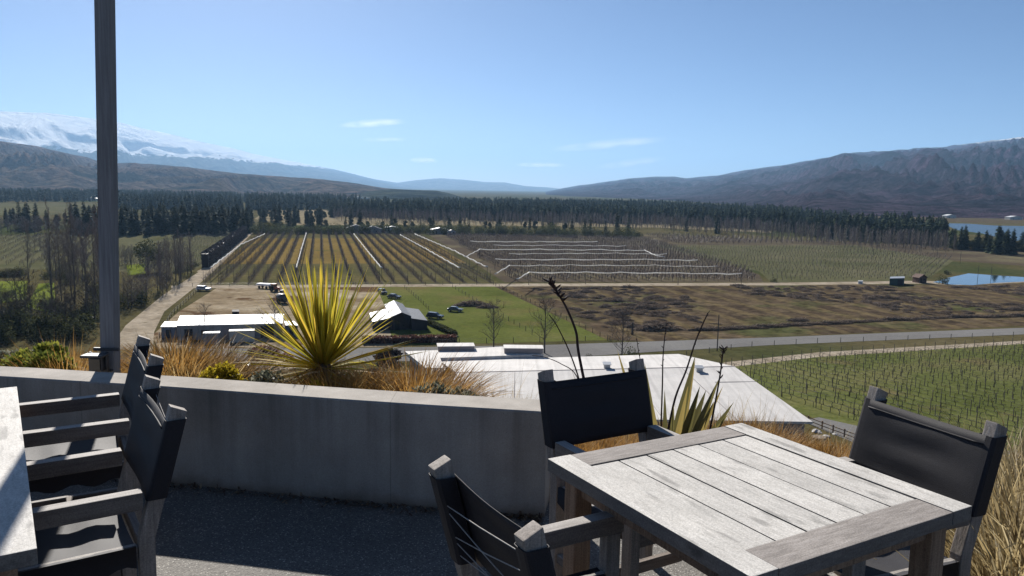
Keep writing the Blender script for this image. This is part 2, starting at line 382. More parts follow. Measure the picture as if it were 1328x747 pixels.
class MB:
    def __init__(self):
        self.v, self.f, self.m, self.a = [], [], [], []

    def add(self, verts, faces, mat=0, var=0.5):
        b = len(self.v)
        self.v.extend([tuple(q) for q in verts])
        self.f.extend([tuple(i + b for i in f) for f in faces])
        self.m.extend([mat] * len(faces))
        if isinstance(var, (list, tuple)):
            self.a.extend(var)
        else:
            self.a.extend([var] * len(verts))

    def box(self, c, s, rot=None, mat=0, var=0.5):
        hx, hy, hz = s[0] / 2, s[1] / 2, s[2] / 2
        vs = [Vector((x * hx, y * hy, z * hz)) for z in (-1, 1) for y in (-1, 1) for x in (-1, 1)]
        if rot is not None:
            vs = [rot @ q for q in vs]
        c = Vector(c)
        self.add([c + q for q in vs], [(0, 2, 3, 1), (4, 5, 7, 6), (0, 1, 5, 4), (2, 6, 7, 3), (0, 4, 6, 2), (1, 3, 7, 5)], mat, var)

    def bar(self, p, q, w, h, mat=0, var=0.5, up=Vector((0, 0, 1)), w2=None, h2=None):
        """a straight bar of section w x h from p to q"""
        p, q = Vector(p), Vector(q)
        d = (q - p).normalized()
        side = d.cross(up)
        if side.length < 1e-4:
            side = d.cross(Vector((0, 1, 0)))
        side.normalize()
        u = side.cross(d).normalized()
        vs = []
        for o, ww, hh in ((p, w, h), (q, w2 or w, h2 or h)):
            for a, b in ((-1, -1), (1, -1), (1, 1), (-1, 1)):
                vs.append(o + side * (a * ww / 2) + u * (b * hh / 2))
        self.add(vs, [(0, 1, 2, 3), (7, 6, 5, 4), (0, 4, 5, 1), (1, 5, 6, 2), (2, 6, 7, 3), (3, 7, 4, 0)], mat, var)

    def tube(self, pts, radii, n=6, mat=0, var=0.5, cap=True):
        pts = [Vector(p) for p in pts]
        if not isinstance(radii, (list, tuple)):
            radii = [radii] * len(pts)
        rings = []
        prev = None
        for i, p in enumerate(pts):
            d = (pts[min(i + 1, len(pts) - 1)] - pts[max(i - 1, 0)]).normalized()
            if prev is None:
                prev = d.orthogonal().normalized()
            a = (prev - d * prev.dot(d))
            a = a.normalized() if a.length > 1e-6 else d.orthogonal().normalized()
            prev = a
            b = d.cross(a)
            rings.append([p + (a * math.cos(2 * math.pi * k / n) + b * math.sin(2 * math.pi * k / n)) * radii[i] for k in range(n)])
        vs = [q for r_ in rings for q in r_]
        fs = []
        for i in range(len(pts) - 1):
            for k in range(n):
                k2 = (k + 1) % n
                fs.append((i * n + k, i * n + k2, (i + 1) * n + k2, (i + 1) * n + k))
        if cap:
            fs.append(tuple(reversed(range(n))))
            fs.append(tuple((len(pts) - 1) * n + k for k in range(n)))
        self.add(vs, fs, mat, var)

    def blade(self, base, az, el, length, width, droop, nseg=4, mat=0, var=0.5, twist=0.0, wbase=0.6, fold=False):
        """a tapering leaf: leaves the base at elevation el (rad), bends down by droop (rad) towards its tip"""
        p = Vector(base)
        hv = Vector((math.cos(az), math.sin(az), 0))
        sv = Vector((-math.sin(az), math.cos(az), 0))
        vs = []
        step = length / nseg
        for i in range(nseg + 1):
            tt = i / nseg
            e = el - droop * tt ** 1.5
            d = hv * math.cos(e) + Vector((0, 0, 1)) * math.sin(e)
            up = d.cross(sv) * -1
            tw = twist * tt
            s2 = sv * math.cos(tw) + up * math.sin(tw)
            w = width * min(wbase + (1 - wbase) * tt * 3, 1.0) * (1 - max(0, tt - 0.25) / 0.75) ** 0.8 / 2
            if i == nseg:
                vs.append(p.copy())
            elif fold:
                vs += [p - s2 * w + up * w * 0.55, p.copy(), p + s2 * w + up * w * 0.55]
            else:
                vs += [p - s2 * w, p + s2 * w]
            p = p + d * step
        fs = []
        if fold:
            for i in range(nseg - 1):
                b = 3 * i
                fs += [(b, b + 1, b + 4, b + 3), (b + 1, b + 2, b + 5, b + 4)]
            b = 3 * (nseg - 1)
            fs += [(b, b + 1, b + 3), (b + 1, b + 2, b + 3)]
        else:
            for i in range(nseg - 1):
                b = 2 * i
                fs.append((b, b + 1, b + 3, b + 2))
            b = 2 * (nseg - 1)
            fs.append((b, b + 1, b + 2))
        self.add(vs, fs, mat, var)

    def quad(self, c, u, w, mat=0, var=0.5):
        c = Vector(c)
        self.add([c - u - w, c + u - w, c + u + w, c - u + w], [(0, 1, 2, 3)], mat, var)

    def mesh(self, name, mats, smooth=False, bevel=0.0, bev_seg=1):
        me = bpy.data.meshes.new(name)
        me.from_pydata(self.v, [], self.f)
        for mm in (mats if isinstance(mats, (list, tuple)) else [mats]):
            me.materials.append(M[mm] if isinstance(mm, str) else mm)
        if len(me.materials) > 1:
            me.polygons.foreach_set('material_index', self.m)
        at = me.attributes.new('var', 'FLOAT', 'POINT')
        at.data.foreach_set('value', self.a)
        if bevel:
            bm = bmesh.new()
            bm.from_mesh(me)
            bmesh.ops.bevel(bm, geom=[e for e in bm.edges], offset=bevel, segments=bev_seg, affect='EDGES', profile=0.7)
            bm.to_mesh(me)
            bm.free()
        if smooth:
            me.polygons.foreach_set('use_smooth', [True] * len(me.polygons))
        me.update()
        return me

    def build(self, name, mats, parent=None, smooth=False, bevel=0.0, bev_seg=1, loc=None, rotz=0.0):
        o = bpy.data.objects.new(name, self.mesh(name, mats, smooth, bevel, bev_seg))
        COL.objects.link(o)
        if parent is not None:
            o.parent = parent
        if loc is not None:
            o.location = loc
        if rotz:
            o.rotation_euler = (0, 0, rotz)
        return o


def tag(o, label=None, cat=None, group=None, kind=None):
    if label:
        o['label'] = label
    if cat:
        o['category'] = cat
    if group:
        o['group'] = group
    if kind:
        o['kind'] = kind
    return o


def thing(name, loc, label, cat, group=None, rotz=0.0, scale=None):
    o = bpy.data.objects.new(name, None)
    o.empty_display_size = 0.1
    COL.objects.link(o)
    o.location = loc
    o.rotation_euler = (0, 0, rotz)
    if scale:
        o.scale = (scale, scale, scale) if isinstance(scale, (int, float)) else scale
    return tag(o, label, cat, group)


def inst(name, me, loc, label=None, cat=None, group=None, rotz=0.0, scale=1.0, parent=None):
    o = bpy.data.objects.new(name, me)
    COL.objects.link(o)
    o.location = loc
    o.rotation_euler = (0, 0, rotz)
    o.scale = (scale, scale, scale) if isinstance(scale, (int, float)) else scale
    if parent is not None:
        o.parent = parent
    return tag(o, label, cat, group)


def copy_tree(root, loc, rotz, label=None, scale=None):
    c = root.copy()
    COL.objects.link(c)
    c.location = loc
    c.rotation_euler = (0, 0, rotz)
    if label:
        c['label'] = label
    if scale:
        c.scale = (scale, scale, scale) if isinstance(scale, (int, float)) else scale
    for ch in root.children:
        d = ch.copy()
        COL.objects.link(d)
        d.parent = c
        for g in ch.children:
            e = g.copy()
            COL.objects.link(e)
            e.parent = d
    return c


def sheet(name, pts, mat, dz=0.0, kind='structure', n=None):
    """a flat ground sheet given by its outline (points on the valley floor)"""
    mb = MB()
    vs = [Vector((p.x, p.y, ZV + dz * 0.12)) for p in pts]
    a = sum(vs[i].x * vs[(i + 1) % len(vs)].y - vs[(i + 1) % len(vs)].x * vs[i].y for i in range(len(vs)))
    if a < 0:
        vs.reverse()
    mb.add(vs, [tuple(range(len(vs)))])
    return tag(mb.build(name, mat), kind=kind)


def vpoly(px):
    return [V(x, y) for x, y in px]


def inside(p, poly):
    c = False
    n = len(poly)
    for i in range(n):
        a, b = poly[i], poly[(i + 1) % n]
        if (a.y > p.y) != (b.y > p.y) and p.x < (b.x - a.x) * (p.y - a.y) / (b.y - a.y) + a.x:
            c = not c
    return c


def clip_line(p, d, poly):
    """the stretch of the line p + t d inside a polygon: list of (t0, t1)"""
    ts = []
    n = len(poly)
    for i in range(n):
        a, b = poly[i], poly[(i + 1) % n]
        e = b - a
        den = d.x * e.y - d.y * e.x
        if abs(den) < 1e-9:
            continue
        w = a - p
        t_ = (w.x * e.y - w.y * e.x) / den
        s = (w.x * d.y - w.y * d.x) / den
        if 0 <= s < 1:
            ts.append(t_)
    ts.sort()
    return [(ts[i], ts[i + 1]) for i in range(0, len(ts) - 1, 2)]


# ------------------------------------------------------------------ light, sky and air
SUN_AZ = R(-21.0)          # to the left of straight ahead
SUN_EL = R(31.0)
sd = Vector((math.sin(SUN_AZ) * math.cos(SUN_EL), math.cos(SUN_AZ) * math.cos(SUN_EL), math.sin(SUN_EL)))
sun_d = bpy.data.lights.new('sun', 'SUN')
sun_d.energy = 5.0
sun_d.angle = R(0.53)
sun_d.color = (1.0, 0.95, 0.88)
sun = bpy.data.objects.new('sun', sun_d)
COL.objects.link(sun)
sun.rotation_euler = sd.to_track_quat('Z', 'Y').to_euler()
world = bpy.data.worlds.new('World')
scene.world = world
world.use_nodes = True
wt = world.node_tree
wt.nodes.clear()
sky = wt.nodes.new('ShaderNodeTexSky')
sky.sky_type = 'NISHITA'
sky.sun_disc = False
sky.sun_elevation = SUN_EL
sky.sun_rotation = SUN_AZ
sky.altitude = 300
sky.air_density = 0.6
sky.dust_density = 0.35
sky.ozone_density = 5.0
bg = wt.nodes.new('ShaderNodeBackground')
bg.inputs['Strength'].default_value = 0.05
wo = wt.nodes.new('ShaderNodeOutputWorld')
wt.links.new(sky.outputs[0], bg.inputs[0])
wt.links.new(bg.outputs[0], wo.inputs[0])
scene.view_settings.view_transform = 'Standard'
scene.view_settings.look = 'None'
scene.view_settings.exposure = 0.87
scene.view_settings.gamma = 1.0
scene.view_settings.use_curve_mapping = False
cy = scene.cycles
cy.max_bounces = 6
cy.diffuse_bounces = 3
cy.glossy_bounces = 3
cy.transmission_bounces = 4
cy.transparent_max_bounces = 8
cy.volume_bounces = 0
cy.sample_clamp_indirect = 6.0
cy.use_denoising = True
cy.caustics_reflective = False
cy.caustics_refractive = False

m, t = new_mat('blue_air')
vol = t.n('ShaderNodeVolumePrincipled', {'Color': (0.38, 0.65, 1.0, 1), 'Density': 6.0e-5, 'Anisotropy': 0.2})
t.n('ShaderNodeOutputMaterial', {'Volume': vol.outputs[0]})
M['haze'] = m
HAZE_TOP = 1100.0
mb = MB()
mb.box((0, 0, (-36 + HAZE_TOP) / 2), (50000, 50000, HAZE_TOP + 36))
tag(mb.build('haze', 'haze'), kind='stuff')

# ------------------------------------------------------------------ valley floor, hills
mb = MB()
S = 24500
mb.add([(-S, -3000, ZV - 0.05), (S, -3000, ZV - 0.05), (S, S, ZV - 0.05), (-S, S, ZV - 0.05)], [(0, 1, 2, 3)])
tag(mb.build('valley_ground', 'valley'), kind='structure')


def hill_mat(name, lows, highs, z0, z1, snow=None, patch=None, ns=0.0016, rough=0.95):
    m, t = new_mat(name)
    p = t.pos()
    z = t.n('ShaderNodeSeparateXYZ', {0: p}).outputs[2]
    nz = t.noise(p, ns, 9.0, 0.62, 0.4)
    zz = t.math('DIVIDE', t.math('SUBTRACT', z, z0), z1 - z0)
    a = t.ramp(nz, [(0.35, lows[0]), (0.62, lows[1])])
    b = t.ramp(nz, [(0.35, highs[0]), (0.62, highs[1])])
    col = t.mix(t.math('ADD', zz, t.math('MULTIPLY', t.math('SUBTRACT', nz, 0.5), 1.2), True), a, b)
    if patch:
        pn = t.noise(p, patch[0], 6.0, 0.6)
        col = t.mix(t.ramp(pn, [(patch[2], 0.0), (patch[3], 1.0)]), col, patch[1])
    fn = t.noise(p, ns * 14, 6.0, 0.7)
    col = t.mix(1.0, col, t.ramp(fn, [(0.32, 0.45), (0.68, 1.6)]), 'MULTIPLY')
    mn = t.noise(p, ns * 4.5, 6.0, 0.68)
    col = t.mix(1.0, col, t.ramp(mn, [(0.38, 0.45), (0.62, 1.7)]), 'MULTIPLY')
    if snow:
        s0, s1, namp = snow
        sn = t.noise(t.scale(p, (1.3, 0.45, 1.6)), 0.0042, 10.0, 0.72, 0.8)
        sz = t.math('ADD', z, t.math('MULTIPLY', t.math('SUBTRACT', sn, 0.5), namp))
        f = t.n('ShaderNodeMapRange', {0: sz, 1: s0, 2: s1}, clamp=True).outputs[0]
        col = t.mix(f, col, (0.93, 0.93, 0.93))
    t.out(col, rough, t.bump(t.math('ADD', fn, t.math('MULTIPLY', mn, 3.0)), 1.0, 30.0), 0.0)
    return m


def hills(name, prof, d0, d1, mat, amp, x0, x1, step=3.0, rows=46, freq=1.0, seed=0.0, back=0.35, power=1.0, zfoot=ZV - 1.0):
    """a range of hills: prof = [(px, skyline py, ridge distance factor)], its foot at distance d0(px), its ridge at d1(px)"""
    xs = np.arange(x0, x1 + step, step)
    ppx = [q[0] for q in prof]
    ppy = np.interp(xs, ppx, [q[1] for q in prof])
    nb = 12
    vs, fs = [], []
    for i, x in enumerate(xs):
        D0, D1 = d0(x), d1(x)
        az = (x - CX) / F
        zr = PY(x, ppy[i], D1).z
        dirv = Vector((ray(x, ppy[i]).x, ray(x, ppy[i]).y, 0))
        dirv = dirv / dirv.y
        for j in range(rows + nb):
            tt = j / (rows - 1) if j < rows else 1 + back * (j - rows + 1) / nb
            q = dirv * (D0 + (D1 - D0) * tt)
            pv = Vector((q.x * 0.001, q.y * 0.001, seed))
            if tt <= 1:
                sh = tt ** power
                env = math.sin(math.pi * min(1.0, tt)) ** 1.1 * (1 - 0.45 * tt)
            else:
                sh = 1 - ((tt - 1) / back) ** 1.4
                env = 0
            h = zfoot + (zr - zfoot) * sh
            warp = noise.noise(pv * 0.6 * freq + Vector((3, 7, 1))) * 0.9
            along = q.x * 0.001 * freq + warp + tt * 0.5
            spur = 1 - abs(noise.noise(Vector((along * 1.5, tt * 0.6 * freq, seed + 4)))) * 2.2
            spur2 = 1 - abs(noise.noise(Vector((along * 4.0, tt * 1.6, seed + 9)))) * 2.2
            fr = noise.fractal(pv * 2.2 * freq, 0.9, 2.1, 5)
            spur3 = 1 - abs(noise.noise(Vector((along * 9.0, tt * 4.0, seed + 15)))) * 2.2
            h += (zr - zfoot) * amp * env * (0.75 * spur + 0.5 * spur2 + 0.16 * spur3 + 0.35 * fr - 0.75)
            if tt < 1:
                # no spur may stand above the skyline of its own ridge
                cap_ = CAMZ + (zr - CAMZ) * (D0 + (D1 - D0) * tt) / D1
                k_ = max(4.0, (zr - zfoot) * 0.03)
                h = cap_ - k_ * math.log1p(math.exp(max(-30.0, min(30.0, (cap_ - h) / k_))))
            if abs(tt - 1) < 0.12:
                h += (zr - zfoot) * amp * 0.05 * noise.fractal(Vector((q.x * 0.004 * freq, q.y * 0.0005, seed)), 0.8, 2.2, 4)
            vs.append((q.x, q.y, h))
    nr = rows + nb
    for i in range(len(xs) - 1):
        for j in range(nr - 1):
            a = i * nr + j
            fs.append((a, a + nr, a + nr + 1, a + 1))
    mb = MB()
    mb.v, mb.f, mb.m, mb.a = vs, fs, [0] * len(fs), [0.5] * len(vs)
    return tag(mb.build(name, mat, smooth=True), kind='structure')


hm = hill_mat('snow_mountain_ground', ((0.0420, 0.0399, 0.0294), (0.0714, 0.0630, 0.0420)), ((0.0546, 0.0462, 0.0357), (0.0840, 0.0714, 0.0525)), 0, 700, (385, 410, 430))
hills('snow_mountain', [(-260, 128), (-100, 140), (0, 144), (60, 146.5), (110, 153), (160, 160), (200, 169), (250, 181), (300, 192), (340, 202), (390, 211), (440, 221), (480, 231), (520, 241), (570, 251), (610, 258)],
      lambda x: 6000 + max(0, x + 100) * 10, lambda x: 8600 + max(0, x + 100) * 18, hm, 0.27, -260, 610, step=2.0, rows=90, freq=0.9, seed=1.0)
hm = hill_mat('far_ridge_ground', ((0.0720, 0.0720, 0.0540), (0.1080, 0.0960, 0.0720)), ((0.1200, 0.1140, 0.1080), (0.1800, 0.1740, 0.1680)), 0, 500)
hills('far_mountains', [(430, 232), (480, 231.5), (515, 237), (540, 233.5), (570, 231), (600, 233), (630, 236), (655, 236.5), (680, 241), (710, 243), (740, 246), (790, 240), (860, 236), (900, 240)],
      lambda x: 15000, lambda x: 20000, hm, 0.25, 430, 900, rows=26, freq=0.5, seed=5.0, back=0.15)
hm = hill_mat('brown_foothill_ground', ((0.0662, 0.0524, 0.0335), (0.1096, 0.0774, 0.0570)), ((0.0835, 0.0550, 0.0470), (0.1326, 0.0873, 0.0737)), 0, 230, None, (0.0028, (0.0260, 0.0274, 0.0213), 0.55, 0.62), 0.004)
hills('foothills', [(-260, 172), (-100, 178), (0, 183), (50, 190), (100, 201), (125, 208), (150, 212), (175, 211), (210, 214), (250, 217.5), (300, 224), (350, 228), (400, 231), (450, 236), (500, 244), (550, 249), (600, 256), (640, 262)],
      lambda x: 2300, lambda x: 4300 + 400 * math.sin(x * 0.012), hm, 0.62, -260, 640, step=2.0, rows=80, freq=2.2, seed=2.0, power=1.15)
hm = hill_mat('wooded_spur_ground', ((0.0175, 0.0225, 0.0150), (0.0350, 0.0375, 0.0225)), ((0.0200, 0.0250, 0.0150), (0.0450, 0.0425, 0.0250)), 0, 60)
hills('wooded_spur', [(440, 258), (480, 248), (510, 245), (540, 246.5), (565, 247), (580, 250), (600, 256), (625, 262)],
      lambda x: 2100, lambda x: 2700, hm, 0.25, 440, 625, rows=24, freq=4.0, seed=12.0)
hm = hill_mat('right_range_ground', ((0.0288, 0.0236, 0.0290), (0.0528, 0.0349, 0.0484)), ((0.0288, 0.0196, 0.0385), (0.0543, 0.0363, 0.0642)), 0, 520, (530, 610, 240), (0.003, (0.0169, 0.0153, 0.0225), 0.54, 0.62), 0.0035)
hills('mountain_range', [(640, 258), (672, 255), (700, 250), (730, 244), (750, 240.5), (770, 238), (790, 235), (820, 231), (850, 229), (875, 229), (890, 231), (930, 227.5), (965, 221), (1000, 216), (1040, 210), (1075, 204), (1095, 198.5), (1130, 196.5), (1160, 195), (1185, 192), (1215, 191), (1250, 187), (1290, 181.5), (1330, 177.5), (1450, 160), (1600, 148)],
      lambda x: 1250 + max(0, (1060 - x)) * 9, lambda x: 8000 + max(0, (1050 - x)) * 11, hm, 0.40, 640, 1600, step=2.0, rows=110, freq=1.7, seed=3.0, power=1.25)


def cloud_mat(name, dens):
    m, t = new_mat(name)
    g = t.n('ShaderNodeTexCoord').outputs['Generated']
    c = t.n('ShaderNodeVectorMath', {0: g, 1: (0.5, 0.5, 0.5)}, operation='SUBTRACT').outputs[0]
    r = t.math('MULTIPLY', t.n('ShaderNodeVectorMath', {0: c}, operation='LENGTH').outputs['Value'], 2.0)
    fall = t.math('SUBTRACT', 1.0, r, True)
    nz = t.noise(t.scale(g, (3, 2, 1.5)), 1.6, 5.0, 0.6)
    nz = t.n('ShaderNodeMapRange', {0: nz, 1: 0.36, 2: 0.7}, clamp=True).outputs[0]
    d = t.math('MULTIPLY', t.math('MULTIPLY', fall, nz), dens)
    v = t.n('ShaderNodeVolumePrincipled', {'Color': (1, 1, 1, 1), 'Density': d, 'Anisotropy': 0.3})
    t.n('ShaderNodeOutputMaterial', {'Volume': v.outputs[0]})
    m.cycles.volume_sampling = 'DISTANCE' if hasattr(m, 'cycles') else None
    return m


for px, py, w, h, tilt, dens in ((484, 160, 92, 10, 5, 0.003), (500, 181, 64, 6, 2, 0.0016), (550, 208, 40, 8, 0, 0.0065), (790, 187, 160, 14, 6, 0.0019), (702, 214, 70, 7, 0, 0.0042), (820, 211, 95, 12, 8, 0.0016)):
    Y = 30000
    c = PY(px, py, Y)
    bm = bmesh.new()
    bmesh.ops.create_icosphere(bm, subdivisions=3, radius=1.0)
    me = bpy.data.meshes.new('cloud')
    bm.to_mesh(me)
    bm.free()
    me.materials.append(cloud_mat('cloud_vapour', dens))
    o = bpy.data.objects.new('cloud', me)
    COL.objects.link(o)
    k = Y / F
    o.scale = (w * k / 2, 900, h * k / 2)
    o.location = c
    o.rotation_euler = (0, -R(tilt), 0)
    o['kind'] = 'structure'

# ------------------------------------------------------------------ terrace
WALL_IN = [(-9.0, 4.62), (-6.0, 4.57), (-4.2, 4.50), (-3.1, 4.40), (-2.5, 4.31), (-1.93, 4.22), (-1.1, 4.06), (-0.47, 3.95), (0.0, 3.88), (0.19, 3.85)]
EDGE = [(0.19, 4.05), (0.6, 4.14), (1.1, 4.05), (1.6, 3.75), (2.0, 3.3), (2.25, 2.75), (2.42, 2.2), (2.7, 1.2), (3.0, 0.0), (3.4, -2.0), (3.8, -6.0)]
OUTER = [(-9.0, 4.86), (-6.0, 4.81), (-4.2, 4.74), (-3.1, 4.64), (-1.93, 4.46), (-1.1, 4.30), (-0.47, 4.18), (0.19, 4.08)] + EDGE[1:]
mb = MB()
pts = [Vector((x, y, 0)) for x, y in WALL_IN[:-1]] + [Vector((0.19, 3.85, 0))] + [Vector((x, y, 0)) for x, y in EDGE] + [Vector((-9, -6, 0))]
mb.add(pts, [tuple(reversed(range(len(pts))))])
tag(mb.build('terrace_floor', 'aggregate'), kind='structure')

# the low curved wall: a strip swept along its inner edge
mb = MB()
ZW, TW = 0.565, 0.235


def spline(pts, n):
    """Catmull-Rom through 2-D points"""
    out = []
    for i in range(len(pts) - 1):
        p0, p1, p2, p3 = pts[max(i - 1, 0)], pts[i], pts[i + 1], pts[min(i + 2, len(pts) - 1)]
        for k in range(n):
            s = k / n
            out.append(tuple(0.5 * (2 * p1[a] + (p2[a] - p0[a]) * s + (2 * p0[a] - 5 * p1[a] + 4 * p2[a] - p3[a]) * s * s + (3 * p1[a] - p0[a] - 3 * p2[a] + p3[a]) * s ** 3) for a in range(len(p1))))
    out.append(pts[-1])
    return out


wi = spline(WALL_IN, 6)
rows = []
CH = 0.008
for i, (x, y) in enumerate(wi):
    a, b = wi[max(i - 1, 0)], wi[min(i + 1, len(wi) - 1)]
    d = Vector((b[0] - a[0], b[1] - a[1], 0)).normalized()
    nrm = Vector((-d.y, d.x, 0))
    q = Vector((x, y, 0))
    rows.append([q + Vector((0, 0, -0.25)), q + Vector((0, 0, ZW - CH)), q + nrm * CH + Vector((0, 0, ZW)), q + nrm * (TW - CH) + Vector((0, 0, ZW)), q + nrm * TW + Vector((0, 0, ZW - CH)), q + nrm * TW + Vector((0, 0, -0.4))])
vs = [v for r_ in rows for v in r_]
fs = []
for i in range(len(rows) - 1):
    for k in range(5):
        fs.append((i * 6 + k, (i + 1) * 6 + k, (i + 1) * 6 + k + 1, i * 6 + k + 1))
fs.append(tuple((len(rows) - 1) * 6 + k for k in range(6)))
fs.append(tuple(reversed(range(6))))
mb.add(vs, fs)
w = mb.build('concrete_wall', 'concrete')
tag(w, 'long low curved grey concrete wall along the edge of the terrace', 'wall')


mb = MB()
lr = random.Random(3)
for k in range(1500):
    i = lr.uniform(3, len(wi) - 2)
    a, b = wi[int(i)], wi[int(i) + 1]
    f = i - int(i)
    x, y = a[0] + (b[0] - a[0]) * f, a[1] + (b[1] - a[1]) * f
    off_ = abs(lr.gauss(0, 0.05)) + 0.006
    u = Vector((lr.gauss(0, 1), lr.gauss(0, 1), lr.gauss(0, .3))).normalized() * lr.uniform(0.004, 0.016)
    w = u.cross(Vector((0, 0.2, 1))).normalized() * lr.uniform(0.002, 0.006)
    mb.quad((x, y - off_, 0.006 + abs(u.z)), u, w, 0, lr.random())
tag(mb.build('leaf_litter', 'thatch'), kind='stuff')


def dist_out(x, y):
    """distance outside the terrace outline (negative inside)"""
    best = 1e9
    for i in range(len(OUTER) - 1):
        ax, ay = OUTER[i]
        bx, by = OUTER[i + 1]
        ex, ey = bx - ax, by - ay
        t_ = max(0, min(1, ((x - ax) * ex + (y - ay) * ey) / (ex * ex + ey * ey)))
        dx, dy = x - ax - ex * t_, y - ay - ey * t_
        dd = math.hypot(dx, dy)
        if dd < best:
            best = dd
            side = ex * (y - ay) - ey * (x - ax)
            sgn = 1 if side > 0 else -1
    return best * sgn


def terrain_z(x, y):
    d = dist_out(x, y)
    left = max(0.0, min(1.0, (0.6 - x) / 1.0))
    base = 0.20 * left - 0.03
    if d < 0:
        return -0.06
    b = max(0, d - 1.3)
    z = base * min(1, 0.3 + d * 2) - 0.05 * d * (1 - left) - 0.62 * (b - 0.6 * (1 - math.exp(-b / 0.6)))
    z += 0.05 * noise.noise(Vector((x * 1.3, y * 1.3, 0))) * min(1, d * 2)
    if d > 4:
        z += min(1.0, (d - 4) / 8) * 0.8 * noise.noise(Vector((x * 0.09, y * 0.09, 3)))
    return max(z, ZV - 0.3)


def grid_y():
    ys, y, s = [], -6.0, 0.25
    while y < 68:
        ys.append(y)
        s = 0.22 if 1.5 < y < 7.5 else (0.5 if y < 1.5 else min(2.2, 0.3 + (y - 7.5) * 0.1))
        y += s
    return ys


ys = grid_y()
xs = []
x = -75.0
while x < 100:
    xs.append(x)
    ax = abs(x)
    x += 0.25 if ax < 7 else min(3.0, 0.25 + (ax - 7) * 0.12)
vs, fs, idx = [], [], {}
for j, y in enumerate(ys):
    for i, x in enumerate(xs):
        d = dist_out(x, y)
        idx[(i, j)] = len(vs)
        vs.append((x, y, terrain_z(x, y) if d > 0.02 else -0.35))
for j in range(len(ys) - 1):
    for i in range(len(xs) - 1):
        q = [idx[(i, j)], idx[(i + 1, j)], idx[(i + 1, j + 1)], idx[(i, j + 1)]]
        if all(vs[k][2] == -0.35 for k in q):
            continue
        fs.append(tuple(q))
mb = MB()
mb.v, mb.f, mb.m, mb.a = vs, fs, [0 if (dist_out(*vs[f[0]][:2]) < 6) else 1 for f in fs], [0.5] * len(vs)
tag(mb.build('hillside', ['bed', 'slope'], smooth=True), kind='structure')

# ------------------------------------------------------------------ pole with its floodlight
pb = PY(140.5, 486, 4.84)
pt = PY(132.5, 0, 4.84)
lean = (pt - pb).normalized()
pole = thing('timber_pole', (pb.x, pb.y, 0.0), 'tall square grey pole standing behind the wall, a lamp clamped to its foot', 'pole')
mb = MB()
up = lean
mb.bar(-up * 0.35, up * 6.2, 0.088, 0.088, up=Vector((0, 1, 0)))
po = mb.build('shaft', 'pole', pole, bevel=0.012, bev_seg=2)
# ties and loose wire ends near the top of the picture
mb = MB()
zt = 2.85
cx = up * (zt / up.z)
for k in range(7):
    a = random.uniform(-0.05, 0.03)
    mb.tube([cx + Vector((-0.04 + a * 0.3, -0.049, random.uniform(0, 0.14))), cx + Vector((-0.03 + a, -0.053, random.uniform(-0.03, 0.1))), cx + Vector((0.02 + a, -0.049, random.uniform(0.0, 0.14)))], 0.004, 5)
for k in range(4):
    mb.tube([cx + Vector((-0.042, -0.03, 0.02 + 0.03 * k)), cx + Vector((-0.065 - 0.008 * k, -0.04, 0.0 + 0.04 * k)), cx + Vector((-0.08 - 0.01 * k, -0.04, 0.05 + 0.05 * k))], 0.0035, 5)
mb.build('wire_tie', 'metal_dark', pole)
zl = PY(131, 470, 4.75).z
lc = Vector((-0.012, -0.092, zl))
mb = MB()
mb.box(lc + Vector((0, 0, 0.0)), (0.085, 0.07, 0.10))
mb.box(lc + Vector((0, -0.036, 0.052)), (0.135, 0.10, 0.016))
fl = mb.build('floodlight', 'metal_dark', pole, bevel=0.004)
mb = MB()
mb.box(lc + Vector((0, -0.0385, -0.004)), (0.066, 0.006, 0.07))
mb.build('lens', 'glass_dark', fl)
mb = MB()
mb.box(lc + Vector((-0.052, 0.01, 0.0)), (0.01, 0.03, 0.13))
mb.box(lc + Vector((0.052, 0.01, 0.0)), (0.01, 0.03, 0.13))
mb.box(lc + Vector((0, 0.045, -0.06)), (0.13, 0.03, 0.014))
mb.box(lc + Vector((0.03, 0.05, 0.075)), (0.16, 0.02, 0.02))
mb.build('bracket', 'metal_dark', fl, bevel=0.002)

# ------------------------------------------------------------------ tables


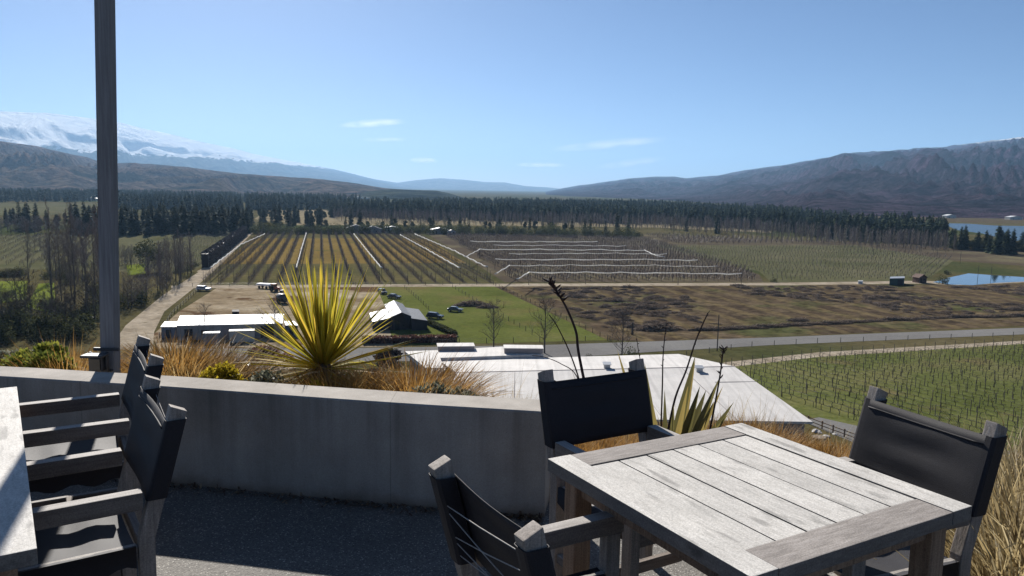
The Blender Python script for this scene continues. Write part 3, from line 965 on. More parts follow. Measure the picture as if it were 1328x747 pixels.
def make_table(name, cx, cy, rot, W, L, label, seed):
    """planks run along local y (length L), boards along x at both ends"""
    rnd = random.Random(seed)
    t_ = thing(name, (cx, cy, 0), label, 'table', 'outdoor wooden tables', rot)
    zt, th = 0.75, 0.045
    sb, cb, gap = 0.098, 0.118, 0.005
    mb = MB()
    for sx in (-1, 1):
        mb.box((sx * (W / 2 - sb / 2), 0, zt - th / 2), (sb, L, th), var=rnd.uniform(0.5, 0.8))
    n = round((W - 2 * sb) / 0.125)
    pw = (W - 2 * sb) / n
    for k in range(n):
        mb.box((-W / 2 + sb + pw * (k + 0.5), 0, zt - th / 2 - 0.001 - rnd.uniform(0, 0.0015)), (pw - gap, L - 2 * cb - gap, th - 0.006), var=rnd.uniform(0.3, 0.85))
    top = mb.build('tabletop', 'table_long', t_, bevel=0.0035, bev_seg=2)
    for sy in (-1, 1):
        mb = MB()
        mb.box((0, sy * (L / 2 - cb / 2), zt - th / 2 - 0.0008), (W - 2 * sb - gap, cb, th - 0.0016), var=0.45 + 0.1 * sy)
        e = mb.build('end_board', 'table_cross', top, bevel=0.0035, bev_seg=2)
    # underframe
    lw, ins = 0.072, 0.045
    ap = [((sx * (W / 2 - ins - lw / 2), 0, zt - th - 0.036), (0.03, L - 2 * ins - 2 * lw, 0.068)) for sx in (-1, 1)]
    ap += [((0, sy * (L / 2 - ins - lw / 2), zt - th - 0.036), (W - 2 * ins - 2 * lw, 0.03, 0.068)) for sy in (-1, 1)]
    for c_, s_ in ap:
        mb = MB()
        mb.box(c_, s_, var=0.42)
        mb.build('apron', 'wood_leg', t_, bevel=0.003)
    for sx in (-1, 1):
        for sy in (-1, 1):
            mb = MB()
            mb.box((sx * (W / 2 - ins - lw / 2), sy * (L / 2 - ins - lw / 2), (zt - th - 0.002) / 2), (lw, lw, zt - th - 0.002), var=rnd.uniform(0.35, 0.65))
            mb.build('leg', 'wood_leg', t_, bevel=0.004)
    return t_


A, B, C_, D = (P(714, 596, .75), P(960, 548, .75), P(1256, 657, .75), P(978, 745, .75))
ctr = (A + B + C_ + D) / 4
ey = ((C_ - B) + (D - A))
ang = math.atan2(ey.y, ey.x) - math.pi / 2
make_table('wooden_table', ctr.x, ctr.y, ang, 0.955, 0.955, 'square weathered plank table with three chairs round it', 3)
a, b = P(22, 501, .75), P(48, 711, .75)
dl = (b - a).normalized()
nl = Vector((dl.y, -dl.x, 0))
if nl.x > 0:
    nl = -nl
c = (a + b) / 2 + nl * (0.955 / 2)
make_table('wooden_table', c.x, c.y, math.atan2(dl.y, dl.x) - math.pi / 2, 0.955, (b - a).length, 'long plank table at the left edge of the photo with a pole shadow across it', 5)

# ------------------------------------------------------------------ chairs


def back_y(z):
    """rear post line: upright to the seat, then leaning back"""
    return 0.25 + max(0.0, z - 0.47) / 0.45 * 0.12


def make_chair():
    ch = thing('director_chair', (0, 0, 0), 'x', 'chair', 'wooden chairs with black mesh backs')
    hw = 0.25
    pw = 0.046
    for sx in (-1, 1):
        mb = MB()
        mb.box((sx * hw, -0.25, 0.29), (pw, 0.055, 0.58), var=0.5)
        mb.build('leg', 'chair_up', ch, bevel=0.003)
        mb = MB()
        # rear leg and back post in one piece, bent at the seat
        prof = [(0.0, 0.25), (0.47, 0.25), (0.92, 0.37)]
        vs = []
        for z, y in prof:
            for ax, ay in ((-1, -1), (1, -1), (1, 1), (-1, 1)):
                vs.append((sx * hw + ax * pw / 2, y + ay * 0.0265, z + (0.012 * -ay if z > 0.9 else 0)))
        fs = [(3, 2, 1, 0), (8, 9, 10, 11)]
        for r_ in (0, 4):
            for k in range(4):
                k2 = (k + 1) % 4
                fs.append((r_ + k, r_ + k2, r_ + 4 + k2, r_ + 4 + k))
        mb.add(vs, fs, var=0.6)
        mb.build('back_post', 'chair_up', ch, bevel=0.004, bev_seg=2)
        mb = MB()
        mb.box((sx * hw, -0.022, 0.612), (0.05, 0.53, 0.062), var=0.6)
        mb.build('armrest', 'chair_y', ch, bevel=0.004, bev_seg=2)
        mb = MB()
        mb.box((sx * hw, 0.0, 0.425), (0.036, 0.444, 0.05), var=0.4)
        mb.build('side_rail', 'chair_y', ch, bevel=0.003)
        mb = MB()
        mb.box((sx * hw, 0.0, 0.13), (0.03, 0.444, 0.04), var=0.35)
        mb.build('stretcher', 'chair_y', ch, bevel=0.003)
    mb = MB()
    for yy, zz, ww in ((-0.25, 0.40, 2 * hw - pw), (0.25, 0.40, 2 * hw - pw), (0.0, 0.13, 2 * hw - 0.03)):
        mb = MB()
        mb.box((0, yy, zz), (ww, 0.028, 0.05), var=0.45)
        mb.build('cross_rail', 'chair_x', ch, bevel=0.003)
    # seat sling: sags in the middle, wraps over the side rails with a wavy lower hem
    mb = MB()
    nx, ny = 13, 15
    vs, fs = [], []
    for i in range(nx):
        u = -1 + 2 * i / (nx - 1)
        for j in range(ny):
            v_ = -1 + 2 * j / (ny - 1)
            vs.append((u * (hw + 0.021), v_ * 0.215, 0.453 - 0.022 * (1 - u * u) - 0.004 * math.sin(v_ * 9) * (1 - u * u)))
    for i in range(nx - 1):
        for j in range(ny - 1):
            k = i * ny + j
            fs.append((k, k + ny, k + ny + 1, k + 1))
    for sx, i in ((-1, 0), (1, nx - 1)):
        base = len(vs)
        for j in range(ny):
            v_ = -1 + 2 * j / (ny - 1)
            vs.append((sx * (hw + 0.0235), v_ * 0.215, 0.375 + 0.012 * math.sin(v_ * 8.5 + sx)))
        for j in range(ny - 1):
            fs.append((i * ny + j, i * ny + j + 1, base + j + 1, base + j))
    mb.add(vs, fs)
    seat = mb.build('seat', 'fabric', ch, smooth=True)
    # back panel: front layer, a sleeve round each post, a flap returning behind each post
    mb = MB()
    z0, z1 = 0.61, 0.882
    nz = 12
    path = []
    ry, rx = 0.0335, 0.029                                # half depth and half width of a sleeve
    for k in range(9):                                   # front layer, bowed a little to the rear
        u = -1 + 2 * k / 8
        path.append((u * (hw - 0.004), -ry + 0.007 * (1 - u * u)))
    sleeve = [(0.6, -1), (0.9, -0.93), (1, -0.7), (1.0, 0.0), (1, 0.7), (0.9, 0.93), (0.6, 1), (-0.3, 1.0), (-0.9, 0.96), (-1.15, 0.7), (-1.2, 0.0), (-1.15, -0.7)]
    path += [(hw + a_ * rx, b_ * ry) for a_, b_ in sleeve]
    path = [(-x_, y_) for x_, y_ in reversed([(hw + a_ * rx, b_ * ry) for a_, b_ in sleeve])] + path
    vs, fs = [], []
    for j in range(nz):
        z = z0 + (z1 - z0) * j / (nz - 1)
        for (px_, py_) in path:
            sag = 0.004 * math.cos(px_ / hw * math.pi / 2) * (j / (nz - 1)) ** 3
            puck = 0.004 * math.sin(z * 52 + px_ * 5 + 2 * noise.noise(Vector((px_ * 5, z * 5, 1)))) * math.cos(px_ / hw * 1.5) + 0.0015 * noise.noise(Vector((px_ * 12, z * 18, 0)))
            vs.append((px_, back_y(z) + py_ + (puck if abs(px_) < hw * 0.9 else 0), z - sag))
    n = len(path)
    for j in range(nz - 1):
        for k in range(n - 1):
            a_ = j * n + k
            fs.append((a_, a_ + 1, a_ + n + 1, a_ + n))
    mb.add(vs, fs)
    bk = mb.build('backrest', 'fabric', ch)
    bk.data.polygons.foreach_set('use_smooth', [12 <= (i % (n - 1)) < 20 for i in range(len(bk.data.polygons))])
    sol = bk.modifiers.new('thickness', 'SOLIDIFY')
    sol.thickness = 0.002
    sol.offset = 0.0
    # hems: a folded band along the top of the panel
    mb = MB()
    zz = z1 - 0.03
    pth = [Vector((u * (hw - 0.004), back_y(zz) - ry - 0.002 + 0.007 * (1 - u * u), zz - 0.004 * math.cos(u * math.pi / 2))) for u in [-1 + k / 6 for k in range(13)]]
    mb.tube(pth, 0.0035, 5)
    mb.build('hem', 'fabric', bk, smooth=True)
    # lacing between the two flaps at the rear
    mb = MB()
    xl = hw - 0.034
    for (za, zb) in ((0.855, 0.80), (0.80, 0.70), (0.70, 0.775), (0.70, 0.64), (0.66, 0.68)):
        mb.tube([(-xl, back_y(za) + ry - 0.012, za), (0, back_y((za + zb) / 2) + ry - 0.012, (za + zb) / 2 - 0.003), (xl, back_y(zb) + ry - 0.012, zb)], 0.0016, 4)
    mb.build('lacing_cord', 'cord', bk)
    return ch


chair = make_chair()


def put_chair(first, l, r_, label, zt=0.92, c=None):
    """place a chair by the photo positions of its two back-post tops (left and right as seen by who sits in it facing away)"""
    a, b = P(*l, zt), P(*r_, zt)
    mid = (a + b) / 2
    d = (b - a).normalized()
    n_ = Vector((-d.y, d.x, 0))                # outward = chair's own +y
    rot = math.atan2(d.y, d.x)
    o = mid - n_ * 0.37
    if first:
        chair.location = (o.x, o.y, 0)
        chair.rotation_euler = (0, 0, rot)
        chair['label'] = label
        return chair
    return copy_tree(chair, (o.x, o.y, 0), rot, label)


put_chair(True, (708, 481), (824, 467), 'black-backed chair on the far side of the square table, before the white roof')
put_chair(False, (688, 690), (568, 598), 'nearest chair, seen from behind with pale lacing cords across its black back')
put_chair(False, (1142, 505), (1290, 549), 'chair on the right side of the square table, before the vineyard and the dry grass')
put_chair(False, (197, 488), (232, 530), 'nearer of the two chairs pushed up to the long table')
put_chair(False, (187, 437), (204, 462), 'farther of the two chairs at the long table, beside the concrete wall')
# ------------------------------------------------------------------ planting round the terrace


def tuft_mesh(name, n, h, spread, mat, seed, lean=0.85, droop=(0.3, 1.25), width=0.006, stray=0.03):
    rnd = random.Random(seed)
    mb = MB()
    for k in range(n):
        az = rnd.uniform(0, 2 * math.pi)
        rr = spread * 0.35 * math.sqrt(rnd.random())
        b = Vector((rr * math.cos(az), rr * math.sin(az), -0.03))
        az2 = az + rnd.gauss(0, 0.5)
        out = rr / (spread * 0.35)
        el = math.pi / 2 - lean * (0.15 + 0.85 * out) * rnd.uniform(0.5, 1.25)
        ln = h * rnd.uniform(0.6, 1.05)
        vm = 0.56
        if rnd.random() < stray:
            ln *= 1.2
        elif rnd.random() < 0.5:
            ln *= rnd.uniform(0.35, 0.75)
            vm = 0.24  # short blades coloured darker, putting shade into the inside of the clump
        mb.blade(b, az2, el, ln, width * rnd.uniform(0.7, 1.4), rnd.uniform(*droop), 4, 0, min(1, max(0, rnd.gauss(vm, 0.2))), rnd.uniform(-1, 1), wbase=0.9)
    return mb.mesh(name, mat)


TG = [tuft_mesh('tussock_clump', 3400, 0.46, 0.62, 'tussock', 10 + k) for k in range(3)]
TB = [tuft_mesh('tussock_clump', 3200, 0.44, 0.64, 'tussock_brown', 20 + k, 0.8) for k in range(2)]
TS = [tuft_mesh('tussock_clump', 1000, 0.50, 0.34, 'straw', 30 + k, 0.85, (0.6, 1.6)) for k in range(3)]
SP = [tuft_mesh('tussock_clump', 90, 0.50, 0.40, 'straw', 40 + k, 0.6, (0.1, 0.7), 0.0035) for k in range(2)]   # sparse see-through stems


def tussock(me, px, Y, top, label, group=None, wide=1.0, z=None, hn=0.41):
    base = PY(px, 500, Y)
    zt = PY(px, top, Y).z
    zz = terrain_z(base.x, Y) if z is None else z
    s = max(0.25, (zt - zz) / hn)
    return tag(inst('tussock_clump', me, (base.x, Y, zz), label, 'grass clump', group, random.uniform(0, 6.28), (s * wide, s * wide, s)), kind='thing')


g = 'tussock grasses planted behind the wall'
tussock(TG[0], 92, 5.15, 437, 'golden tussock between the lime shrub and the grey pole', g, 0.9)
tussock(TB[0], 66, 5.5, 441, 'thin brownish tussock rising behind the lime shrub', g, 0.8)
tussock(TG[1], 163, 5.3, 462, 'small golden tussock between the pole and the chair posts', g, 0.9)
tussock(TB[1], 240, 5.35, 436, 'biggest dark golden tussock, behind the two left chairs', g, 1.55)
tussock(TG[2], 222, 5.6, 434, 'golden tussock at the back of the big dark clump', g, 1.1)
tussock(TB[0], 288, 5.35, 456, 'brown drooping tussock on the right flank of the big clump', g, 1.0)
tussock(TG[0], 437, 4.85, 466, 'orange tussock at the foot of the spiky cabbage tree', g, 0.95)
tussock(TG[1], 466, 5.0, 476, 'low orange tussock just right of the cabbage tree foot', g, 1.0)
tussock(TG[2], 536, 4.95, 459, 'bright rounded golden tussock on the wall right of the cabbage tree', g, 1.3)
tussock(SP[0], 585, 5.1, 470, 'sparse straw stems beside the rounded golden tussock', g, 0.9)
for px, top in ((640, 478), (668, 486), (612, 488), (690, 500)):
    tussock(SP[px % 2], px, 4.75, top, 'thin see-through straw stems on the wall before the white roof', 'thin straw grass stems before the roof', 0.8)
# clumps under the far chair and behind the square table
for px, Y, top in ((745, 4.55, 562), (775, 4.6, 556), (812, 4.7, 556), (840, 4.8, 552)):
    tussock(TG[px % 3], px, Y, top, 'golden tussock seen under the back of the far chair', 'tussocks behind the far chair', 1.0)
for px, Y, top in ((888, 4.9, 549), (925, 4.9, 540), (965, 5.0, 538), (1003, 4.9, 545), (1040, 4.9, 560), (1075, 4.6, 572), (1100, 4.7, 569)):
    tussock(TG[px % 3], px, Y, top, 'golden tussock on the bank behind the square table', 'tussocks along the bank behind the table', 1.0)
for px, Y, top in ((905, 5.1, 520), (950, 5.3, 505), (990, 5.3, 512), (1085, 5.4, 548)):
    tussock(SP[px % 2], px, Y, top, 'tall thin straw stems standing before the white roof edge', 'thin straw stems behind the table', 0.9)
for px, Y, top in ((1310, 4.3, 545), (1335, 4.0, 560), (1312, 3.55, 585), (1352, 3.6, 560), (1330, 3.0, 610), (1375, 3.0, 560), (1355, 2.6, 650), (1290, 3.9, 600)):
    tussock(TS[px % 3], px, Y, top, 'straw coloured tussock beyond the right-hand chair', 'straw tussocks at the right edge', 1.0)
for px, Y, top in ((1120, 5.2, 570), (1180, 4.8, 580), (1240, 4.6, 580), (1275, 4.9, 560)):
    tussock(TS[px % 3], px, Y, top, 'straw tussock hidden behind the back of the right-hand chair', 'straw tussocks behind the right-hand chair', 1.0)

# flattened dry grass on the ground at the right edge and thin ground cover on the bed
mb = MB()
rnd = random.Random(77)
cnt = 0
while cnt < 9000:
    x, y = rnd.uniform(-4.5, 5.0), rnd.uniform(1.4, 7.2)
    d = dist_out(x, y)
    if d < 0.06 or d > 2.6:
        continue
    if x < 0.4 and rnd.random() < 0.55:
        continue
    cnt += 1
    mb.blade((x, y, terrain_z(x, y) - 0.01), rnd.uniform(0, 6.28), rnd.uniform(0.15, 1.2), rnd.uniform(0.10, 0.30), rnd.uniform(0.003, 0.006), rnd.uniform(0.2, 1.2), 3, 0 if rnd.random() < 0.8 else 1, rnd.random(), wbase=0.9)
tag(mb.build('dry_grass', ['straw', 'grass_green']), kind='stuff')


def shrub_mesh(name, lobes, n, leaf, mat, seed, flat=0.6):
    """small leaves spread through a cluster of rounded lobes"""
    rnd = random.Random(seed)
    mb = MB()
    for k in range(n):
        c, r_ = rnd.choices(lobes, weights=[q[1] ** 2 for q in lobes])[0]
        d = Vector((rnd.gauss(0, 1), rnd.gauss(0, 1), rnd.gauss(0, 1))).normalized()
        rr = r_ * (0.35 + 0.65 * rnd.random() ** 0.45) * (0.85 + 0.3 * noise.noise(d * 2.5 + Vector(c) * 5))
        p = Vector(c) + Vector((d.x, d.y, d.z * 0.8)) * rr
        if p.z < -0.02:
            continue
        u = (d + Vector((rnd.gauss(0, flat), rnd.gauss(0, flat), rnd.gauss(0.4, flat)))).normalized()
        s = u.orthogonal().normalized()
        s = (s * math.cos(k) + u.cross(s) * math.sin(k)).normalized()
        L = leaf * rnd.uniform(0.6, 1.4)
        mb.add([p - s * L * 0.22, p + u * L * 0.5 - s * L * 0.3, p + u * L, p + u * L * 0.5 + s * L * 0.3], [(0, 1, 2, 3)], 0, min(1, max(0, rnd.gauss(0.5, 0.22) + 0.25 * noise.noise(p * 7))))
    return mb.mesh(name, mat)


def shrub(name, px, Y, pxw, top, mat, leaf, n, seed, label, cat='shrub', lobes=5):
    rnd = random.Random(seed)
    base = PY(px, 500, Y)
    zz = terrain_z(base.x, Y)
    h = max(0.08, PY(px, top, Y).z - zz)
    w = pxw * Y / F / 2
    L = []
    for k in range(lobes + 4):
        r_ = rnd.uniform(0.34, 0.5) * min(w, h * 1.15)
        x_ = (-0.8 + 1.6 * (k + rnd.random()) / (lobes + 4)) * w
        L.append(((x_, rnd.uniform(-0.4, 0.4) * w, h * (1 - 0.35 * (x_ / w) ** 2) - r_ * 0.75 - rnd.uniform(0, 0.12) * h), r_))
    L.append(((0, 0, h * 0.5), h * 0.42))
    o = inst(name, shrub_mesh(name, L, n, leaf, mat, seed), (base.x, Y, zz), label, cat)
    return o


shrub('low_shrub', 50, 5.1, 105, 447, 'shrub_lime', 0.03, 5200, 1, 'lime green mounded shrub at the far left above the wall')
shrub('low_shrub', 8, 5.1, 60, 474, 'shrub_lime', 0.03, 900, 2, 'low green shrub at the left edge behind the wall')
shrub('low_shrub', 8, 5.6, 60, 455, 'shrub_grey', 0.035, 1200, 3, 'grey dry shrub behind the lime shrub at the left edge')
shrub('low_shrub', 286, 4.95, 58, 472, 'shrub_yellow', 0.026, 3200, 4, 'bright yellow green shrub on the wall left of the cabbage tree')
shrub('low_shrub', 345, 4.95, 60, 482, 'shrub_grey', 0.03, 1100, 5, 'pale grey green plant between the yellow shrub and the cabbage tree')
shrub('low_shrub', 408, 4.8, 44, 493, 'shrub_yellow', 0.022, 700, 6, 'low yellow ground plant at the foot of the cabbage tree')
shrub('low_shrub', 560, 4.7, 70, 496, 'shrub_grey', 0.026, 1700, 7, 'low grey green shrub before the rounded golden tussock')
shrub('low_shrub', 598, 4.75, 50, 499, 'shrub_grey', 0.024, 1000, 8, 'low grey shrub at the right end of the planting on the wall')

# spiky cabbage tree
Yc = 5.35
cb = PY(419, 468, Yc)
zg = terrain_z(cb.x, Yc)
ct = thing('cabbage_tree', (cb.x, Yc, zg), 'young cabbage tree with a burst of yellow green sword leaves behind the wall', 'cabbage tree')
hc = cb.z - zg
mb = MB()
mb.tube([(0, 0, -0.1), (0.01, 0, hc * 0.5), (0, 0, hc + 0.02)], [0.055, 0.05, 0.045], 8)
mb.build('trunk', 'bark', ct, smooth=True)
rnd = random.Random(5)
mb = MB()
for k in range(160):
    az = rnd.uniform(0, 2 * math.pi)
    q = rnd.random()
    th = 0.98 * q ** 0.8 if k < 126 else rnd.uniform(0.8, 1.4)
    el = math.pi / 2 - th + rnd.gauss(0, 0.04)
    ln = rnd.uniform(0.58, 0.78)
    var = 0.34 + 0.62 * rnd.random() ** 0.75
    mb.blade((0.03 * math.cos(az), 0.03 * math.sin(az), hc + 0.02 - 0.05 * th), az, el, ln, rnd.uniform(0.021, 0.034), rnd.uniform(-0.05, 0.08) + 0.22 * max(0, th - 0.6) * rnd.random(), 5, 0, var, rnd.uniform(-0.7, 0.7), 0.55, True)
mb.build('leaf_crown', 'cabbage', ct)
mb = MB()
for k in range(58):
    az = rnd.uniform(0, 2 * math.pi)
    el = rnd.uniform(-0.6, 0.28)
    mb.blade((0.04 * math.cos(az), 0.04 * math.sin(az), hc - 0.06), az, el, rnd.uniform(0.45, 0.72), rnd.uniform(0.018, 0.032), rnd.uniform(0.05, 1.0), 5, 0, rnd.choice((0.02, 0.08, 0.15, 0.2, 0.6, 0.75)), rnd.uniform(-1.2, 1.2), 0.6, True)
mb.build('lower_leaves', 'cabbage', ct)
mb = MB()
for k in range(170):
    az = rnd.uniform(0, 2 * math.pi)
    mb.blade((0.05 * math.cos(az), 0.05 * math.sin(az), hc - rnd.uniform(0.02, 0.2)), az, rnd.uniform(-1.2, -0.2), rnd.uniform(0.2, 0.42), rnd.uniform(0.012, 0.024), rnd.uniform(0.3, 1.3), 4, 0, rnd.random(), rnd.uniform(-1, 1), 0.8)
mb.build('dead_leaf_skirt', 'thatch', ct)

# flax with tall dark flower stalks
Yf = 4.75
fb = PY(872, 560, Yf)
zg = terrain_z(fb.x, Yf)
fx = thing('flax_plant', (fb.x, Yf, zg), 'flax with stiff olive leaves and dark flower stalks behind the far chair', 'flax')


def to_local(px, py, Y):
    q = PY(px, py, Y)
    return Vector((q.x - fb.x, q.y - Yf, q.z - zg))


def lance(mb, px0, px1, py1, dY, w, var, bow=0.0):
    """one stiff leaf from the ground at px0 to a tip seen at (px1, py1)"""
    a = to_local(px0, 560, Yf)
    a.z = -0.02
    b = to_local(px1, py1, Yf + dY)
    sv = Vector((1, 0, 0)).cross((b - a).normalized())
    sv = (b - a).normalized().cross(Vector((0.25, -1, 0))).normalized()
    vs, n = [], 8
    for i in range(n + 1):
        s = i / n
        c = a.lerp(b, s) + Vector((0, 0, 1)) * bow * math.sin(math.pi * s)
        ww = 1.45 * w * min(1, 0.55 + s * 1.6) * (1 - max(0, (s - 0.45) / 0.55) ** 1.3) / 2
        if i == n:
            vs.append(c)
        else:
            fo = Vector((0, 0.35 * ww, 0))
            vs += [c - sv * ww + fo, c, c + sv * ww + fo]
    fs = []
    for i in range(n - 1):
        k = 3 * i
        fs += [(k, k + 1, k + 4, k + 3), (k + 1, k + 2, k + 5, k + 4)]
    k = 3 * (n - 1)
    fs += [(k, k + 1, k + 3), (k + 1, k + 2, k + 3)]
    mb.add(vs, fs, 0, var)


mb = MB()
for px0, px1, py1, dY, w, var in ((850, 800, 452, 0.1, 0.028, 0.85), (855, 836, 470, 0.1, 0.045, 0.55), (852, 826, 505, -0.1, 0.04, 0.6), (866, 862, 505, 0.0, 0.026, 0.35),
                                 (868, 902, 460, 0.15, 0.05, 0.40), (872, 893, 497, -0.05, 0.03, 0.9), (876, 908, 500, 0.05, 0.05, 0.45), (880, 916, 505, 0.2, 0.055, 0.30),
                                 (884, 934, 488, 0.1, 0.045, 0.55), (886, 926, 520, -0.1, 0.035, 0.7), (890, 952, 521, 0.1, 0.042, 0.42), (892, 945, 536, -0.1, 0.035, 0.75),
                                 (878, 902, 465, 0.3, 0.034, 0.92), (860, 846, 520, -0.15, 0.03, 0.8), (888, 938, 500, 0.25, 0.03, 0.88), (870, 874, 525, -0.2, 0.03, 0.5), (895, 915, 545, -0.2, 0.028, 0.9), (848, 830, 545, -0.2, 0.03, 0.65)):
    lance(mb, px0, px1, py1, dY, w, var)
mb.build('leaves', 'flax', fx)


def stalk(pts, r0, pods):
    mb = MB()
    q = [to_local(x, y, Yf + d) for x, y, d in pts]
    sp = [Vector(s) for s in spline([tuple(s) for s in q], 5)]
    n = len(sp)
    mb.tube(sp, [r0 * (1 - 0.55 * i / (n - 1)) for i in range(n)], 5)
    rr = random.Random(len(pts) + int(pts[-1][0]))
    for i in range(n):
        s = i / (n - 1)
        if s < pods[0]:
            continue
        for k in range(pods[1]):
            az = rr.uniform(0, 6.28)
            d = Vector((math.cos(az), math.sin(az), rr.uniform(0.4, 1.2))).normalized()
            c = sp[i]
            L = pods[2] * rr.uniform(0.7, 1.2)
            mb.tube([c, c + d * L * 0.4, c + d * L * 0.8, c + d * L], [r0 * 0.4, pods[3], pods[3] * 0.8, 0.0008], 4)
    return mb.build('flower_stalk', 'stalk', fx)


stalk([(772, 560, 0), (759, 500, 0), (750, 455, 0), (747, 430, 0), (735, 400, 0), (722, 378, 0), (713, 366, 0)], 0.011, (0.72, 3, 0.05, 0.008))
stalk([(770, 560, 0.05), (752, 495, 0.05), (738, 455, 0.05), (722, 422, 0.05), (712, 408, 0.05)], 0.006, (2, 0, 0, 0))
stalk([(766, 540, -0.1), (748, 488, -0.1), (728, 472, -0.1), (706, 463, -0.1), (690, 461, -0.1)], 0.004, (2, 0, 0, 0))
stalk([(857, 560, 0.1), (859, 500, 0.1), (860, 460, 0.1), (864, 420, 0.1)], 0.006, (0.5, 1, 0.018, 0.003))
stalk([(866, 560, 0), (876, 515, 0), (890, 480, 0), (903, 440, 0), (918, 406, 0)], 0.008, (0.6, 1, 0.02, 0.003))
stalk([(920, 560, 0), (927, 525, 0), (934, 485, 0), (937, 462, 0), (939, 452, 0)], 0.007, (0.45, 2, 0.035, 0.004))
stalk([(838, 560, 0.2), (836, 500, 0.2), (828, 455, 0.2), (826, 440, 0.2)], 0.004, (0.6, 1, 0.015, 0.003))
# ------------------------------------------------------------------ fields, roads and water on the valley floor
def field(name, px, mat, dz, n=None):
    return sheet(name, vpoly(px), mat, dz)


field('straw_field', [(330, 284), (345, 273), (480, 271), (560, 283), (700, 284), (850, 284), (1000, 293), (1000, 302), (850, 295), (560, 292), (380, 292)], 'straw_field', -0.30)
field('far_field', [(-80, 264), (130, 264), (128, 274), (60, 279), (-80, 279)], 'pale_field', -0.30)
field('left_vineyard_field', [(-120, 308), (150, 302), (318, 300), (266, 345), (235, 352), (150, 352), (-120, 345)], 'pale_field', -0.26)
field('orchard_field', [(338, 300), (540, 300), (648, 367), (252, 369)], 'orchard_l', -0.24)
field('golden_orchard_strip', [(327.5, 309), (553, 309), (606, 341), (285, 342.5)], 'orchard_g', -0.12)
field('far_flats', [(610, 261), (700, 261), (1000, 270), (1150, 272), (1500, 280), (1500, 291), (1290, 289.5), (1220, 287), (1150, 290), (1000, 278), (850, 270), (610, 268)], 'cleared', -0.3)
field('netted_orchard_field', [(552, 302), (840, 308), (985, 356), (990, 366), (655, 366)], 'orchard_r', -0.22)
field('young_orchard_field', [(845, 318), (1110, 318), (1245, 332), (1200, 364), (1000, 366), (985, 352)], 'pale_field', -0.20)
field('dark_orchard_field', [(820, 303), (1110, 314), (1420, 330), (1420, 352), (1240, 338), (1110, 318), (870, 318)], 'orchard_r', -0.18)
field('cleared_field', [(640, 371), (1010, 368.5), (1240, 369), (1420, 362), (1420, 412), (1010, 432), (835, 443), (785, 440)], 'cleared', -0.16)
field('green_paddock', [(486, 371), (640, 371), (788, 441), (560, 447), (508, 448), (498, 400)], 'paddock', -0.14)
field('dirt_yard', [(285, 371), (488, 371), (500, 400), (510, 449), (480, 450), (205, 452), (196, 436), (232, 404)], 'yard', -0.12)
field('roadside_verge', [(835, 443), (1010, 432), (1420, 412), (1420, 418), (1000, 437), (850, 444)], 'cleared', -0.10)
field('lawn', [(-60, 366), (36, 364), (34, 388), (-60, 402)], 'lawn', -0.12)
field('lawn', [(50, 368), (70, 366), (74, 408), (34, 398)], 'lawn', -0.12)
field('lawn', [(164, 344), (188, 342), (190, 355), (166, 357)], 'lawn', -0.12)
field('vineyard_field', [(925, 477), (1060, 461), (1500, 436), (1750, 520), (1500, 640), (1330, 640), (1120, 560), (1062, 545), (955, 503)], 'vineyard_r', -0.14)
field('gravel_track', [(140, 452), (150, 440), (163, 422), (212, 382), (268, 346), (318, 303), (328, 302), (277, 352), (256, 370), (213, 404), (200, 430), (198, 456)], 'track', -0.06)
field('farm_track', [(222, 370.5), (484, 368.6), (700, 367.6), (1010, 366.6), (1200, 364), (1240, 366), (1420, 358), (1420, 362), (1240, 370), (1200, 367.6), (1010, 370), (700, 371.3), (484, 372), (222, 374)], 'track', -0.05)
field('vineyard_track', [(938, 470), (1060, 457), (1340, 441), (1500, 434), (1500, 438), (1340, 445), (1060, 463), (938, 477)], 'track', -0.06)
field('winery_track', [(1040, 546), (1062, 541), (1115, 553), (1200, 566), (1400, 600), (1400, 640), (1110, 575)], 'asphalt', -0.05)
field('yard_track', [(255, 352), (268, 345), (290, 330), (293, 335), (268, 356)], 'track', -0.04)
field('road', [(255, 452), (480, 451), (700, 447.5), (850, 442.5), (1000, 437.5), (1328, 425), (1500, 417.5), (1500, 425.5), (1328, 433.5), (1000, 447.5), (850, 456), (760, 462), (700, 466), (480, 469), (255, 470)], 'asphalt', -0.04)
field('lake', [(1222, 289.5), (1255, 290), (1290, 292.5), (1500, 296), (1500, 316), (1310, 312), (1275, 303), (1240, 298)], 'lake_water', -0.05)
field('pond', [(1210, 366), (1228, 360.5), (1256, 354.5), (1290, 357), (1340, 360), (1400, 362), (1320, 365.5), (1290, 367), (1262, 369.8), (1235, 369)], 'water', 0.03)

# ------------------------------------------------------------------ trees: meshes of each kind


